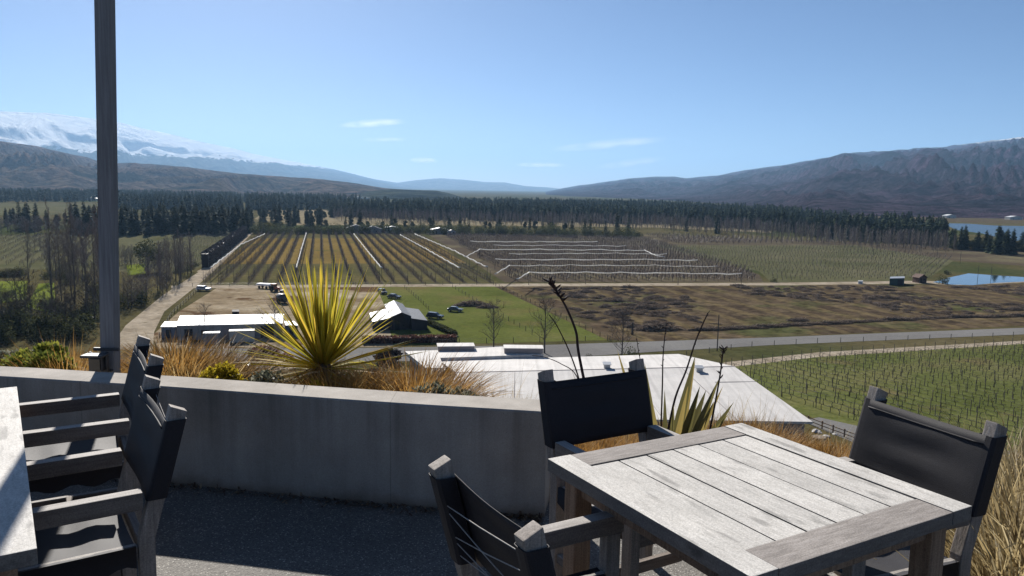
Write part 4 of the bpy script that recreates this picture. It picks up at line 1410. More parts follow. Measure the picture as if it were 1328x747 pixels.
def bare_tree(name, seed, h, spread, levels=3, upright=0.8, mat='twig', trunk_r=0.16, nb=16, twigs=10, tw=0.022, crown0=0.12):
    """(trunk mesh, crown mesh) of a leafless tree h metres tall; upright = 1 for a poplar"""
    rnd = random.Random(seed)
    tk = MB()
    top = Vector((rnd.gauss(0, 0.02) * h, rnd.gauss(0, 0.02) * h, h))
    pts = [Vector((0, 0, -0.3)), Vector((rnd.gauss(0, .008) * h, 0, h * 0.3)), Vector((top.x * 0.6, top.y * 0.5, h * 0.65)), top]
    tk.tube(pts, [trunk_r, trunk_r * 0.75, trunk_r * 0.4, trunk_r * 0.06], 6, cap=False)
    cr = MB()

    def along(s):
        s3 = s * 3
        i = min(2, int(s3))
        return pts[i].lerp(pts[i + 1], s3 - i)

    for k in range(nb):
        s = crown0 + (0.95 - crown0) * (k + rnd.random()) / nb
        a = along(s)
        az = k * 2.4 + rnd.uniform(-0.5, 0.5)
        L = spread * (1.15 - 0.75 * abs(s - 0.35) / 0.65) * rnd.uniform(0.7, 1.2)
        el = upright * 1.35 + rnd.gauss(0, 0.12) if upright > 0.6 else rnd.uniform(0.3, 0.9)
        d = Vector((math.cos(az) * math.cos(el), math.sin(az) * math.cos(el), math.sin(el)))
        if upright > 0.6:
            L *= 1.7
        r0 = trunk_r * 0.38 * (1 - s * 0.6)
        bp = [a]
        dd = d.copy()
        for q in range(4):
            dd = (dd + Vector((rnd.gauss(0, .13), rnd.gauss(0, .13), rnd.gauss(0.06, .1)))).normalized()
            bp.append(bp[-1] + dd * L / 4)
        cr.tube(bp, [r0, r0 * 0.75, r0 * 0.5, r0 * 0.3, r0 * 0.1], 4, cap=False, var=0.25)
        for q in range(twigs):
            f = rnd.uniform(0.2, 1.0) * 4
            i = min(3, int(f))
            b0 = bp[i].lerp(bp[i + 1], f - i)
            ta = rnd.uniform(0, 6.28)
            te = rnd.uniform(0.1, 1.3) if upright < 0.6 else rnd.uniform(0.7, 1.5)
            td = (Vector((math.cos(ta) * math.cos(te), math.sin(ta) * math.cos(te), math.sin(te))) + dd * 0.4).normalized()
            tl = L * rnd.uniform(0.25, 0.5)
            e0 = b0 + td * tl
            w = tw * rnd.uniform(0.6, 1.3)
            v_ = rnd.uniform(0.2, 1)
            sv = td.orthogonal().normalized() * w
            cr.add([b0 - sv, b0 + sv, e0 + sv * 0.3, e0 - sv * 0.3], [(0, 1, 2, 3)], 0, v_)
            for z in range(4):
                f2 = rnd.uniform(0.25, 0.95)
                b1 = b0.lerp(e0, f2)
                t2 = (td + Vector((rnd.gauss(0, .55), rnd.gauss(0, .55), rnd.gauss(0.1, .5)))).normalized()
                e1 = b1 + t2 * tl * rnd.uniform(0.3, 0.6)
                s2 = t2.cross(Vector((0.3, 1, 0.2))).normalized() * w * 0.7
                cr.add([b1 - s2, b1 + s2, e1], [(0, 1, 2)], 0, v_)
    return tk.mesh('trunk', 'bark', True), cr.mesh('crown', mat)


def conifer(seed, h, r, n=34, mat='conifer', per=9, base=0.12, leafs=14):
    """(trunk, crown): tiers of drooping sprays"""
    rnd = random.Random(seed)
    tk = MB()
    tk.tube([(0, 0, -0.3), (0, 0, h * 0.5), (0, 0, h * 0.98)], [h * 0.014, h * 0.009, 0.02], 5, cap=False)
    cr = MB()
    for k in range(n):
        s = base + (0.98 - base) * k / (n - 1)
        rr = r * (1 - s) ** 0.4 * rnd.uniform(0.6, 1.2) + 0.12
        for q in range(per):
            az = rnd.uniform(0, 6.28)
            L = rr * rnd.uniform(0.65, 1.15)
            z = h * s + rnd.gauss(0, h * 0.012)
            tip = Vector((math.cos(az) * L, math.sin(az) * L, z - L * rnd.uniform(0.05, 0.45) + 0.1 * h * rnd.random() * (1 - s) * 0.3))
            b = Vector((0, 0, z))
            sv = Vector((-math.sin(az), math.cos(az), rnd.uniform(-0.3, 0.3))) * L * rnd.uniform(0.18, 0.32)
            m_ = b.lerp(tip, 0.6)
            v_ = min(1, max(0, rnd.gauss(0.45, 0.25)))
            cr.add([b, m_ - sv, tip, m_ + sv + Vector((0, 0, rnd.uniform(-0.2, 0.3)))], [(0, 1, 2), (0, 2, 3)], 0, v_)
    return tk.mesh('trunk', 'bark', True), cr.mesh('crown', mat)


def bushy(seed, h, r, n=1500, leaf=0.5, mat='evergreen', zc=0.55):
    """(trunk, crown): broad evergreen of many leaf clumps"""
    rnd = random.Random(seed)
    tk = MB()
    tk.tube([(0, 0, -0.3), (0.1, 0, h * 0.3), (0, 0.1, h * 0.75)], [h * 0.03, h * 0.022, 0.05], 6, cap=False)
    cr = MB()
    lobes = []
    for k in range(11):
        d = Vector((rnd.gauss(0, 1), rnd.gauss(0, 1), rnd.gauss(0, 1))).normalized()
        lobes.append((Vector((d.x * r * 0.55, d.y * r * 0.55, h * zc + d.z * h * (1 - zc) * 0.62)), r * rnd.uniform(0.36, 0.55)))
    for k in range(n):
        c, rr = rnd.choice(lobes)
        d = Vector((rnd.gauss(0, 1), rnd.gauss(0, 1), rnd.gauss(0, 1))).normalized()
        p = c + d * rr * (0.5 + 0.5 * rnd.random() ** 0.5)
        if p.z < 0.1:
            continue
        L = leaf * rnd.uniform(0.5, 1.4)
        u = (d + Vector((rnd.gauss(0, .6), rnd.gauss(0, .6), rnd.gauss(0.2, .6)))).normalized()
        s = u.orthogonal().normalized() * L * 0.4
        cr.add([p - u * L * 0.4, p - s, p + u * L * 0.6, p + s], [(0, 1, 2, 3)], 0, min(1, max(0, rnd.gauss(0.45, 0.25))))
    return tk.mesh('trunk', 'bark', True), cr.mesh('crown', mat)


def tree(name, meshes, loc, label, cat='tree', group=None, scale=1.0, zs=1.0):
    rz = random.uniform(0, 6.28)
    r_ = thing(name, loc, label, cat, group, rz, (scale, scale, scale * zs))
    for nm, me in zip(('trunk', 'crown'), meshes):
        o = bpy.data.objects.new(nm, me)
        COL.objects.link(o)
        o.parent = r_
    return r_


POP = [bare_tree('poplar', 100 + k, 16, 2.3, upright=0.85, mat='twig', nb=24, twigs=18, tw=0.016, trunk_r=0.14, crown0=0.08) for k in range(3)]
POPP = [bare_tree('poplar', 110 + k, 14, 1.3, upright=0.95, mat='twig_pale', nb=20, twigs=10, tw=0.09, trunk_r=0.17, crown0=0.1) for k in range(3)]
OAK = [bare_tree('tree', 120 + k, 9, 3.6, upright=0.3, mat='twig_dark', nb=20, twigs=16, tw=0.02, trunk_r=0.17, crown0=0.2) for k in range(3)]
WIL = [bare_tree('tree', 130 + k, 12, 4.2, upright=0.5, mat='twig', nb=26, twigs=24, tw=0.016, trunk_r=0.2, crown0=0.12) for k in range(2)]
CON = [conifer(140 + k, 20, 3.9 + 0.5 * k, 34, per=15, base=0.06) for k in range(4)]
PINE = [bushy(180 + k, 17, 4.0, 1300, 1.0, 'conifer', 0.5) for k in range(3)]
FIR = [conifer(150 + k, 18, 3.8, 40, per=10, base=0.05) for k in range(3)]
BUSH = [bushy(160 + k, 10, 4.6) for k in range(3)]
LOW = [bushy(170 + k, 5, 3.8, 900, 0.42, 'evergreen', 0.4) for k in range(3)]

# the far pine plantation: near trees are things, the mass behind is one object
for_poly = vpoly([(425, 269), (560, 267), (700, 266.5), (850, 268), (1000, 279), (1150, 296), (1228, 303), (1226, 318), (1150, 314), (1000, 298), (850, 290), (700, 287), (560, 284), (425, 280)])


def rand_in(poly, rnd):
    x0, x1 = min(p.x for p in poly), max(p.x for p in poly)
    y0, y1 = min(p.y for p in poly), max(p.y for p in poly)
    while True:
        p = Vector((rnd.uniform(x0, x1), rnd.uniform(y0, y1), ZV))
        if inside(p, poly):
            return p


def simple_tree_arrays(seed, h, r, tiers=9, per=6):
    rnd = random.Random(seed)
    vs, fs, va = [], [], []
    for k in range(tiers):
        s = 0.12 + 0.86 * k / (tiers - 1)
        rr = r * (1 - s) ** 0.36 + 0.2
        for q in range(per):
            az = rnd.uniform(0, 6.28)
            L = rr * rnd.uniform(0.7, 1.2)
            z = h * s + rnd.gauss(0, h * 0.02)
            b = Vector((0, 0, z + h * 0.05))
            t_ = Vector((math.cos(az) * L, math.sin(az) * L, z - L * rnd.uniform(0.1, 0.5)))
            sv = Vector((-math.sin(az), math.cos(az), 0)) * L * 0.42
            m_ = b.lerp(t_, 0.6)
            i = len(vs)
            vs += [b, m_ - sv, t_, m_ + sv]
            fs += [(i, i + 1, i + 2, i + 3)]
            va += [min(1, max(0, rnd.gauss(0.45, 0.22)))] * 4
    return np.array([tuple(v) for v in vs]), np.array(fs), np.array(va)


rnd = random.Random(31)
kinds = [simple_tree_arrays(200 + k, 17, 3.9, 12, 8) for k in range(5)]
spots = sorted([rand_in(for_poly, rnd) for _ in range(4200)], key=lambda p: p.y - 0.0)
# the nearest row of the plantation, at its front edge: individual trees
front = []
for k in range(150):
    px = 428 + (1224 - 428) * (k + rnd.uniform(-0.3, 0.3)) / 149
    py = np.interp(px, [425, 560, 700, 850, 1000, 1150, 1226], [280.5, 284.5, 287.5, 290.5, 298.5, 314.5, 318.5]) + rnd.uniform(-1.2, 0.6)
    front.append(V(px, py))
for k, p in enumerate(front):
    tree('pine_tree', random.choice(CON + CON + PINE), (p.x, p.y, ZV - 0.3), 'dark pine in the front rank of the far plantation', 'pine tree', 'pines along the front of the plantation', random.uniform(0.72, 1.0))
VV, FF, AA, off = [], [], [], 0
for p in spots:
    v, f, a = kinds[rnd.randrange(5)]
    s = rnd.uniform(0.6, 1.05) * (1 + 0.22 * noise.noise(Vector((p.x * 0.012, p.y * 0.012, 9))))
    c, sn = math.cos(rnd.uniform(0, 6.28)), math.sin(rnd.uniform(0, 6.28))
    ang_ = rnd.uniform(0, 6.28)
    rot_ = np.array([[math.cos(ang_), -math.sin(ang_), 0], [math.sin(ang_), math.cos(ang_), 0], [0, 0, 1]])
    VV.append(v @ rot_.T * s + np.array([p.x, p.y, ZV - 0.3]))
    FF.append(f + off)
    AA.append(np.clip(a + rnd.gauss(0, 0.28), 0, 1))
    off += len(v)
VV, FF, AA = np.concatenate(VV), np.concatenate(FF), np.concatenate(AA)


def big_mesh(name, VV, FF, AA, mat):
    me = bpy.data.meshes.new(name)
    me.vertices.add(len(VV))
    me.vertices.foreach_set('co', VV.ravel())
    k = FF.shape[1]
    me.loops.add(FF.size)
    me.loops.foreach_set('vertex_index', FF.ravel().astype(np.int32))
    me.polygons.add(len(FF))
    me.polygons.foreach_set('loop_start', (np.arange(len(FF)) * k).astype(np.int32))
    me.update(calc_edges=True)
    me.materials.append(M[mat])
    at = me.attributes.new('var', 'FLOAT', 'POINT')
    at.data.foreach_set('value', AA.astype(np.float32))
    o = bpy.data.objects.new(name, me)
    COL.objects.link(o)
    return o


tag(big_mesh('pine_plantation', VV, FF, AA, 'conifer'), kind='stuff')


# the brown bare woodland along the foot of the plantation, one mass
def bare_arrays(seed, h):
    rnd = random.Random(seed)
    vs, fs, va = [], [], []

    def strip(a, b, w, v_):
        i = len(vs)
        s = Vector((rnd.gauss(0, 1), rnd.gauss(0, 1), 0)).normalized() * w
        vs.extend([a - s, a + s, b + s * 0.3, b - s * 0.3])
        fs.append((i, i + 1, i + 2, i + 3))
        va.extend([v_] * 4)
    strip(Vector((0, 0, 0)), Vector((rnd.gauss(0, .4), rnd.gauss(0, .4), h)), 0.16, 0.6)
    for k in range(26):
        z = h * rnd.uniform(0.12, 0.85)
        a = rnd.uniform(0, 6.28)
        L = h * rnd.uniform(0.10, 0.28)
        strip(Vector((0, 0, z)), Vector((math.cos(a) * L * 0.55, math.sin(a) * L * 0.55, z + L)), rnd.uniform(0.04, 0.10), rnd.random())
    return np.array([tuple(v) for v in vs]), np.array(fs), np.array(va)


bk_ = [bare_arrays(900 + k, 11) for k in range(5)]
VV, FF, AA, off = [], [], [], 0
bw_poly = vpoly([(432, 282), (560, 285), (700, 288), (850, 291), (1000, 299), (1150, 315), (1228, 319), (1228, 325), (1150, 322), (1000, 306), (850, 298), (700, 293.5), (560, 291), (432, 287)])
for k in range(1500):
    p = rand_in(bw_poly, rnd)
    v, f, a = bk_[rnd.randrange(5)]
    s = rnd.uniform(0.55, 1.25)
    VV.append(v * s + np.array([p.x, p.y, ZV - 0.2]))
    FF.append(f + off)
    AA.append(np.clip(a * 0.8 + rnd.gauss(0, 0.15), 0, 1))
    off += len(v)
tag(big_mesh('bare_woodland', np.concatenate(VV), np.concatenate(FF), np.concatenate(AA), 'twig'), kind='stuff')

# far dark woods at the foot of the left-hand hills
VV, FF, AA, off = [], [], [], 0
for poly, n in ((vpoly([(-150, 254), (140, 253), (230, 256), (300, 258), (420, 259), (470, 262), (380, 266), (230, 264), (130, 262), (-150, 263)]), 2000),
                (vpoly([(150, 266), (230, 268), (420, 268), (425, 272), (330, 274), (230, 274), (150, 272)]), 420)):
    for k in range(n):
        p = rand_in(poly, rnd)
        v, f, a = kinds[rnd.randrange(5)]
        s = rnd.uniform(0.55, 1.15)
        ang_ = rnd.uniform(0, 6.28)
        rot_ = np.array([[math.cos(ang_), -math.sin(ang_), 0], [math.sin(ang_), math.cos(ang_), 0], [0, 0, 1]])
        VV.append(v @ rot_.T * s + np.array([p.x, p.y, ZV - 0.4]))
        FF.append(f + off)
        AA.append(a)
        off += len(v)
tag(big_mesh('far_woods', np.concatenate(VV), np.concatenate(FF), np.concatenate(AA), 'conifer'), kind='stuff')


def row_px(n, pts, jx=4.0, jy=1.5):
    """n points spread along a polyline of photo positions"""
    out = []
    seg = [0]
    for i in range(len(pts) - 1):
        seg.append(seg[-1] + math.hypot(pts[i + 1][0] - pts[i][0], pts[i + 1][1] - pts[i][1]))
    for k in range(n):
        s = seg[-1] * (k + 0.5) / n
        i = max(j for j in range(len(seg) - 1) if seg[j] <= s)
        f = (s - seg[i]) / (seg[i + 1] - seg[i])
        out.append((pts[i][0] + f * (pts[i + 1][0] - pts[i][0]) + rnd.uniform(-jx, jx), pts[i][1] + f * (pts[i + 1][1] - pts[i][1]) + rnd.uniform(-jy, jy)))
    return out


def plant_row(name, kinds_, n, pts, label, cat, group, s0, s1, jx=4.0, jy=1.5):
    for px, py in row_px(n, pts, jx, jy):
        p = V(px, py)
        tree(name, random.choice(kinds_), (p.x, p.y, ZV - 0.3), label, cat, group, random.uniform(s0, s1), random.uniform(0.9, 1.1))


# pale bare poplars before the plantation
plant_row('poplar', POPP, 80, [(500, 291), (700, 293), (850, 297)], 'thin pale bare poplar before the far plantation, left half', 'poplar', 'pale bare poplars before the plantation', 0.6, 0.85, 4, 3)
plant_row('poplar', POPP, 90, [(850, 298), (1000, 306), (1120, 318), (1235, 324)], 'pale bare poplar in the belt at the right end of the plantation', 'poplar', 'bare poplars at the right of the plantation', 0.7, 0.95, 4, 3)
plant_row('poplar', POP, 55, [(860, 302), (1000, 310), (1120, 322), (1240, 327)], 'brown bare poplar in the belt at the right end of the plantation', 'poplar', 'brown poplars at the right of the plantation', 0.55, 0.8, 4, 2)
plant_row('poplar', POP, 45, [(430, 287), (560, 290), (700, 292), (850, 297)], 'brown bare poplar before the left half of the far plantation', 'poplar', 'brown poplars before the plantation', 0.6, 0.9, 5, 4)
# shelterbelt in front of them
plant_row('shelter_tree', LOW, 120, [(330, 302), (500, 302), (650, 303), (830, 308)], 'low dark shelterbelt tree along the far edge of the orchards', 'tree', 'shelterbelt along the far edge of the orchards', 0.9, 1.6, 3, 2)
plant_row('shelter_tree', PINE + FIR, 34, [(385, 296), (480, 296), (600, 297), (780, 301)], 'dark pointed tree standing above the shelterbelt', 'tree', 'pointed trees above the shelterbelt', 0.45, 0.75, 14, 2)
for px, py, s in ((455, 294, 0.95), (467, 295, 0.8), (800, 303, 0.85), (815, 303, 0.75), (890, 300, 0.7), (930, 303, 0.8), (404, 296, 0.7), (376, 296, 0.62)):
    p = V(px, py)
    tree('shelter_tree', random.choice(FIR + CON), (p.x, p.y, ZV - 0.3), 'tall dark conifer rising out of the shelterbelt', 'tree', 'tall conifers in the shelterbelt', s)
# dark pines on the lake shore
plant_row('pine_tree', CON + BUSH, 30, [(1232, 321), (1290, 328), (1312, 330)], 'dark pine on the shore before the lake', 'pine tree', 'pines on the lake shore', 0.55, 0.85, 4, 2)
plant_row('pine_tree', BUSH + CON, 12, [(1296, 324), (1370, 328)], 'dark pine at the right edge of the photo beside the lake', 'pine tree', 'pines right of the lake', 0.6, 0.8, 3, 1)
plant_row('pine_tree', CON, 30, [(1020, 300), (1100, 309), (1215, 316)], 'dark pine among the poplars at the right end of the plantation', 'pine tree', 'pines among the poplars', 0.5, 0.78, 5, 4)
# belts on the left
plant_row('conifer_tree', CON + FIR, 46, [(146, 303), (230, 303), (322, 301)], 'dense dark conifer in the belt behind the left vineyard', 'conifer', 'conifer belt behind the left vineyard', 0.75, 1.05, 4, 3)
plant_row('conifer_tree', CON + FIR, 40, [(150, 292), (250, 292), (420, 291)], 'dark conifer in the second belt behind the left vineyard', 'conifer', 'second conifer belt on the left', 0.6, 0.95, 6, 4)
plant_row('conifer_tree', CON + FIR, 18, [(95, 300), (150, 300)], 'dark conifer beside the grey pole, behind the bare trees', 'conifer', 'conifers beside the pole', 0.7, 1.05, 4, 3)
plant_row('bare_tree', WIL, 40, [(-60, 303), (60, 303), (130, 303)], 'dark bare tree in the belt at the far left', 'tree', 'bare tree belt at the far left', 0.7, 1.0, 4, 3)
plant_row('conifer_tree', FIR, 6, [(24, 298), (52, 298)], 'pointed dark conifer rising above the bare belt at the far left', 'conifer', 'pointed conifers at the far left', 0.75, 1.1, 3, 2)
plant_row('low_tree', LOW, 34, [(60, 352), (110, 372), (175, 392), (110, 408), (20, 412)], 'dark bush under the bare trees left of the gravel track', 'tree', 'dark bushes under the bare grove', 0.5, 0.95, 16, 9)
plant_row('conifer_tree', CON + PINE, 40, [(-90, 293), (60, 292), (150, 288)], 'dark conifer in the belt below the far left field', 'conifer', 'conifers below the far left field', 0.45, 0.8, 6, 4)
plant_row('conifer_tree', CON + PINE, 40, [(225, 283), (330, 283), (430, 284)], 'dark conifer in the third belt behind the left vineyard', 'conifer', 'third conifer belt on the left', 0.55, 0.85, 7, 3)
plant_row('bare_tree', WIL, 34, [(46, 330), (110, 340), (190, 352), (250, 348)], 'bare spreading tree at the edge of the left vineyard', 'tree', 'bare trees edging the left vineyard', 0.55, 0.9, 10, 8)
# the grove of bare trees in the left foreground of the valley
plant_row('poplar', POP, 9, [(72, 388), (100, 392), (138, 396)], 'tall bare poplar beside the left of the grey pole', 'poplar', 'tall bare poplars by the pole', 1.35, 1.7, 8, 14)
plant_row('poplar', POP, 7, [(40, 372), (70, 366), (120, 366)], 'bare poplar behind the lawn at the far left', 'poplar', 'bare poplars behind the lawn', 0.9, 1.3, 8, 8)
plant_row('poplar', POP, 12, [(200, 372), (215, 366), (238, 360), (250, 354)], 'bare grey poplar beside the gravel track', 'poplar', 'bare poplars beside the gravel track', 0.8, 1.15, 7, 6)
plant_row('bare_tree', WIL, 10, [(158, 400), (180, 392), (215, 378)], 'bare spreading tree between the pole and the gravel track', 'tree', 'bare spreading trees by the track', 0.6, 0.9, 6, 5)
plant_row('bare_tree', OAK, 12, [(-20, 425), (40, 428), (120, 430)], 'dark bare tree at the bottom of the slope on the far left', 'tree', 'dark bare trees below the terrace', 1.0, 1.5, 12, 10)
plant_row('low_tree', LOW, 20, [(-40, 432), (30, 436), (75, 430), (125, 424)], 'dark bushy tree at the bottom of the slope on the far left', 'tree', 'dark bushes below the terrace', 0.8, 1.3, 14, 14)
plant_row('low_tree', LOW, 8, [(-20, 357), (10, 358), (35, 357)], 'dark bush in the hedge line above the far left lawn', 'tree', 'bushes above the lawn', 0.55, 0.8, 5, 1)
plant_row('low_tree', LOW, 7, [(210, 366), (232, 354), (262, 345)], 'low dark bush along the gravel track', 'tree', 'bushes along the gravel track', 0.4, 0.65, 5, 2)
p = V(192, 352)
tree('evergreen_tree', BUSH[0], (p.x, p.y, ZV - 0.3), 'large rounded dark evergreen standing alone before the left vineyard', 'tree', None, 1.3)
for px, py, k, s, lab in ((640, 455, 0, 1.05, 'bare young tree beside the road, left of the two by the paddock'), (706, 458, 1, 1.15, 'bare tree beside the road at the corner of the green paddock'), (806, 468, 2, 1.0, 'wide bare tree over the white roof, a dark bush beside it'),
                         (356, 434, 0, 0.85, 'thin bare tree before the pale tin roof of the long shed'), (266, 438, 1, 0.75, 'thin bare sapling before the left end of the long shed')):
    p = V(px, py)
    tree('bare_tree', OAK[k], (p.x, p.y, ZV - 0.2), lab, 'tree', None, s, 1.15)
for px, py, s, kind, lab in ((815, 467, 0.55, LOW, 'dark round bush beside the wide bare tree'), (762, 466, 0.3, LOW, 'small dark bush on the roadside behind the white roof'),
                             (1222, 368, 0.7, LOW, 'dark bush on the near bank of the pond'), (1229, 356, 0.5, LOW, 'dark bush on the far bank of the pond'), (1003, 366, 0.4, LOW, 'low brown heap of brush at the end of the farm track')):
    p = V(px, py)
    tree('bush', random.choice(kind), (p.x, p.y, ZV - 0.2), lab, 'bush', None, s)
# ------------------------------------------------------------------ rows of vines and fruit trees
def flat(v, dz=0.0):
    return Vector((v.x, v.y, ZV + dz))


# near vineyard on the right: each row is a thing, its posts are parts
vdir = Vector((-0.47, 0.883, 0)).normalized()
vper = Vector((vdir.y, -vdir.x, 0))
vpoly_px = vpoly([(938, 477), (1070, 461.5), (1340, 447), (1500, 438), (1650, 500), (1500, 610), (1320, 605), (1104, 551), (1030, 532), (962, 496)])
vpost = MB()
vpost.tube([(0, 0, -0.2), (0.01, 0, 1.0), (0, 0.01, 1.85)], [0.07, 0.066, 0.062], 5)
vpost = vpost.mesh('post', 'post')
org = V(979, 493)


def vine_mesh(seed):
    rnd = random.Random(seed)
    mb = MB()
    h = rnd.uniform(0.72, 0.9)
    k1 = Vector((rnd.uniform(-0.08, 0.08), rnd.uniform(-0.12, 0.12), h * 0.55))
    k2 = Vector((0, rnd.uniform(-0.14, 0.14), h))
    mb.tube([(0, 0, -0.05), k1, k2], [0.055, 0.045, 0.045], 4, cap=False, var=0.3)
    for sg in (-1, 1):
        q = k2 + Vector((rnd.uniform(-0.04, 0.04), sg * rnd.uniform(0.5, 0.85), rnd.uniform(-0.03, 0.12)))
        mb.tube([k2, k2.lerp(q, 0.5) + Vector((0, 0, 0.08)), q], [0.034, 0.028, 0.016], 3, cap=False, var=rnd.uniform(0.2, 0.9))
        for c in range(rnd.choice((1, 2, 4))):
            u = k2.lerp(q, rnd.uniform(0.2, 1))
            e = u + Vector((rnd.uniform(-.1, .1), rnd.uniform(-.2, .2), rnd.uniform(0.1, 0.75)))
            sv = Vector((0, 0.012, 0))
            mb.add([u - sv, u + sv, e], [(0, 1, 2)], 0, rnd.uniform(0.3, 1))
    return mb.mesh('vine', 'vine')


VINE = [vine_mesh(300 + k) for k in range(8)]


def wires_mesh(L):
    mb = MB()
    for z in (0.85, 1.25, 1.7):
        mb.tube([(0, 0, z), (0, L, z)], 0.011, 3, cap=False)
    return mb.mesh('trellis_wires', 'wire')


nrow = 0
rotz_v = math.atan2(vdir.y, vdir.x) - math.pi / 2
for k in range(-2, 48):
    p = org + vper * (1.0 + 2.75 * k)
    for a, b in clip_line(flat(p), vdir, vpoly_px):
        L = b - a
        if L < 8:
            continue
        s = flat(p) + vdir * a
        row = thing('vine_row', s, 'row of bare vines on timber posts in the green vineyard at the right' if nrow else 'nearest row of bare vines, along the winery roof edge and track', 'vine row', 'vine rows in the near vineyard', rotz_v)
        nv = min(90, int(L / 1.6))
        for q in range(nv):
            if random.random() < 0.06:
                continue
            inst('vine', random.choice(VINE), (random.uniform(-.08, .08), (q + 0.5) * L / nv + random.uniform(-.15, .15), 0), rotz=random.choice((0, math.pi)) + random.uniform(-.12, .12), scale=random.uniform(0.85, 1.2), parent=row)
        if nrow == 0:
            del row['group']
        inst('trellis_wires', wires_mesh(L), (0, 0, 0), parent=row)
        n = int(L / 6.0)
        for q in range(min(n + 1, 60)):
            inst('post', vpost, (random.uniform(-.05, .05), q * L / max(1, n), random.uniform(-0.08, 0.08)), parent=row)
        nrow += 1


# fruit trees: a row mesh of twiggy little trees
def orchard_row_mesh(L, seed, gap=3.6, h=3.2, posts=0, ph=4.6, tw=0.05, n=9, mat='orchard', w=0.8):
    rnd = random.Random(seed)
    mb = MB()
    y = 0.5
    while y < L:
        x0 = rnd.uniform(-0.15, 0.15)
        hh = h * rnd.uniform(0.8, 1.15)
        mb.tube([(x0, y, 0), (x0, y, hh * 0.5)], [0.09, 0.06], 3, cap=False, var=0.25)
        for k in range(n):
            a = rnd.uniform(0, 6.28)
            z = hh * rnd.uniform(0.15, 0.5)
            b = Vector((x0, y, z))
            e = Vector((x0 + math.cos(a) * w * rnd.uniform(.4, 1), y + math.sin(a) * gap * 0.4 * rnd.uniform(.4, 1), min(hh, z + hh * rnd.uniform(0.3, 0.6))))
            sv = Vector((math.sin(a), -math.cos(a), 0)) * tw
            mb.add([b - sv, b + sv, e + sv * 0.4, e - sv * 0.4], [(0, 1, 2, 3)], 0, rnd.random())
            for q in range(2):
                m_ = b.lerp(e, rnd.uniform(.3, .9))
                e2 = m_ + Vector((rnd.uniform(-.6, .6), rnd.uniform(-.7, .7), rnd.uniform(0.1, 0.9)))
                mb.add([m_ - sv * 0.7, m_ + sv * 0.7, e2], [(0, 1, 2)], 0, rnd.random())
        y += gap * rnd.uniform(0.9, 1.1)
    if posts:
        y = 0.0
        while y <= L:
            mb.tube([(0, y, 0), (0, y, ph)], 0.07, 4, 1, cap=True)
            y += posts
    return mb.mesh('orchard_row', [mat, 'post'])


def fill_rows(name, poly, direction, start, spacing, count, maker, label, cat, group):
    d = direction.normalized()
    pr = Vector((d.y, -d.x, 0))
    rz = math.atan2(d.y, d.x) - math.pi / 2
    k_ = 0
    for k in range(count):
        p = flat(start + pr * spacing * k)
        for a, b in clip_line(p, d, poly):
            if b - a < 6:
                continue
            inst(name, maker(b - a, k), p + d * a, label, cat, group, rz)
            k_ += 1
    return k_


lp = vpoly([(341, 301), (536, 301), (640, 366), (258, 367)])
fill_rows('orchard_row', lp, E2, V(258, 367) + E1 * 1.5, 5.0, 30, lambda L, k: orchard_row_mesh(L, 400 + k, 3.4, 2.7, 24, 4.4, 0.028, 15, 'orchard', 1.25), 'row of bare fruit trees running away in the golden orchard block', 'orchard row', 'fruit tree rows in the golden block')
rp = vpoly([(575, 305), (838, 310), (968, 352), (982, 365), (668, 365)])
fill_rows('orchard_row', rp, E2, V(668, 365) - E1 * 60 + E1 * 1.5, 4.6, 66, lambda L, k: orchard_row_mesh(L, 450 + k, 3.4, 3.0, 0, 4.4, 0.05, 16, 'orchard', 1.3), 'row of bare purple brown fruit trees in the netted block', 'orchard row', 'fruit tree rows in the netted block')
yp = vpoly([(858, 320), (1105, 320), (1235, 333), (1205, 361), (1005, 364), (985, 351)])
fill_rows('vine_row', yp, E2 + E1 * 0.12, V(1000, 365) - E1 * 70, 4.0, 75, lambda L, k: orchard_row_mesh(L, 520 + k, 4.0, 1.8, 0, 3, 0.05, 4, 'twig', 0.4), 'row of small young plants in the pale field beyond the cleared field', 'plant row', 'young rows in the pale field')
dp = vpoly([(835, 304), (1110, 314), (1400, 330), (1400, 350), (1245, 336), (1110, 318), (880, 317)])
fill_rows('orchard_row', dp, E1 + E2 * 0.05, V(820, 317), -6.0, 26, lambda L, k: orchard_row_mesh(L, 600 + k, 4.2, 3.0, 0, 4, 0.08, 9), 'row of dark bare fruit trees before the right end of the plantation', 'orchard row', 'dark fruit tree rows before the plantation')
vl = vpoly([(154, 304), (316, 301.5), (268, 344), (236, 350), (154, 348)])
fill_rows('vine_row', vl, E2 + E1 * 0.05, V(154, 350) - E1 * 20, 4.2, 50, lambda L, k: orchard_row_mesh(L, 650 + k, 4.0, 1.9, 0, 3, 0.06, 5, 'twig', 0.4), 'row of bare vines in the left vineyard behind the dark hedge', 'vine row', 'vine rows in the left vineyard')
vl2 = vpoly([(-110, 309), (120, 304), (120, 343), (-110, 344)])
fill_rows('vine_row', vl2, E2 - E1 * 0.2, V(-110, 344) - E1 * 10, 4.6, 46, lambda L, k: orchard_row_mesh(L, 710 + k, 4.2, 1.9, 0, 3, 0.06, 5, 'twig', 0.4), 'row of bare vines in the vineyard at the far left edge', 'vine row', 'vine rows at the far left')


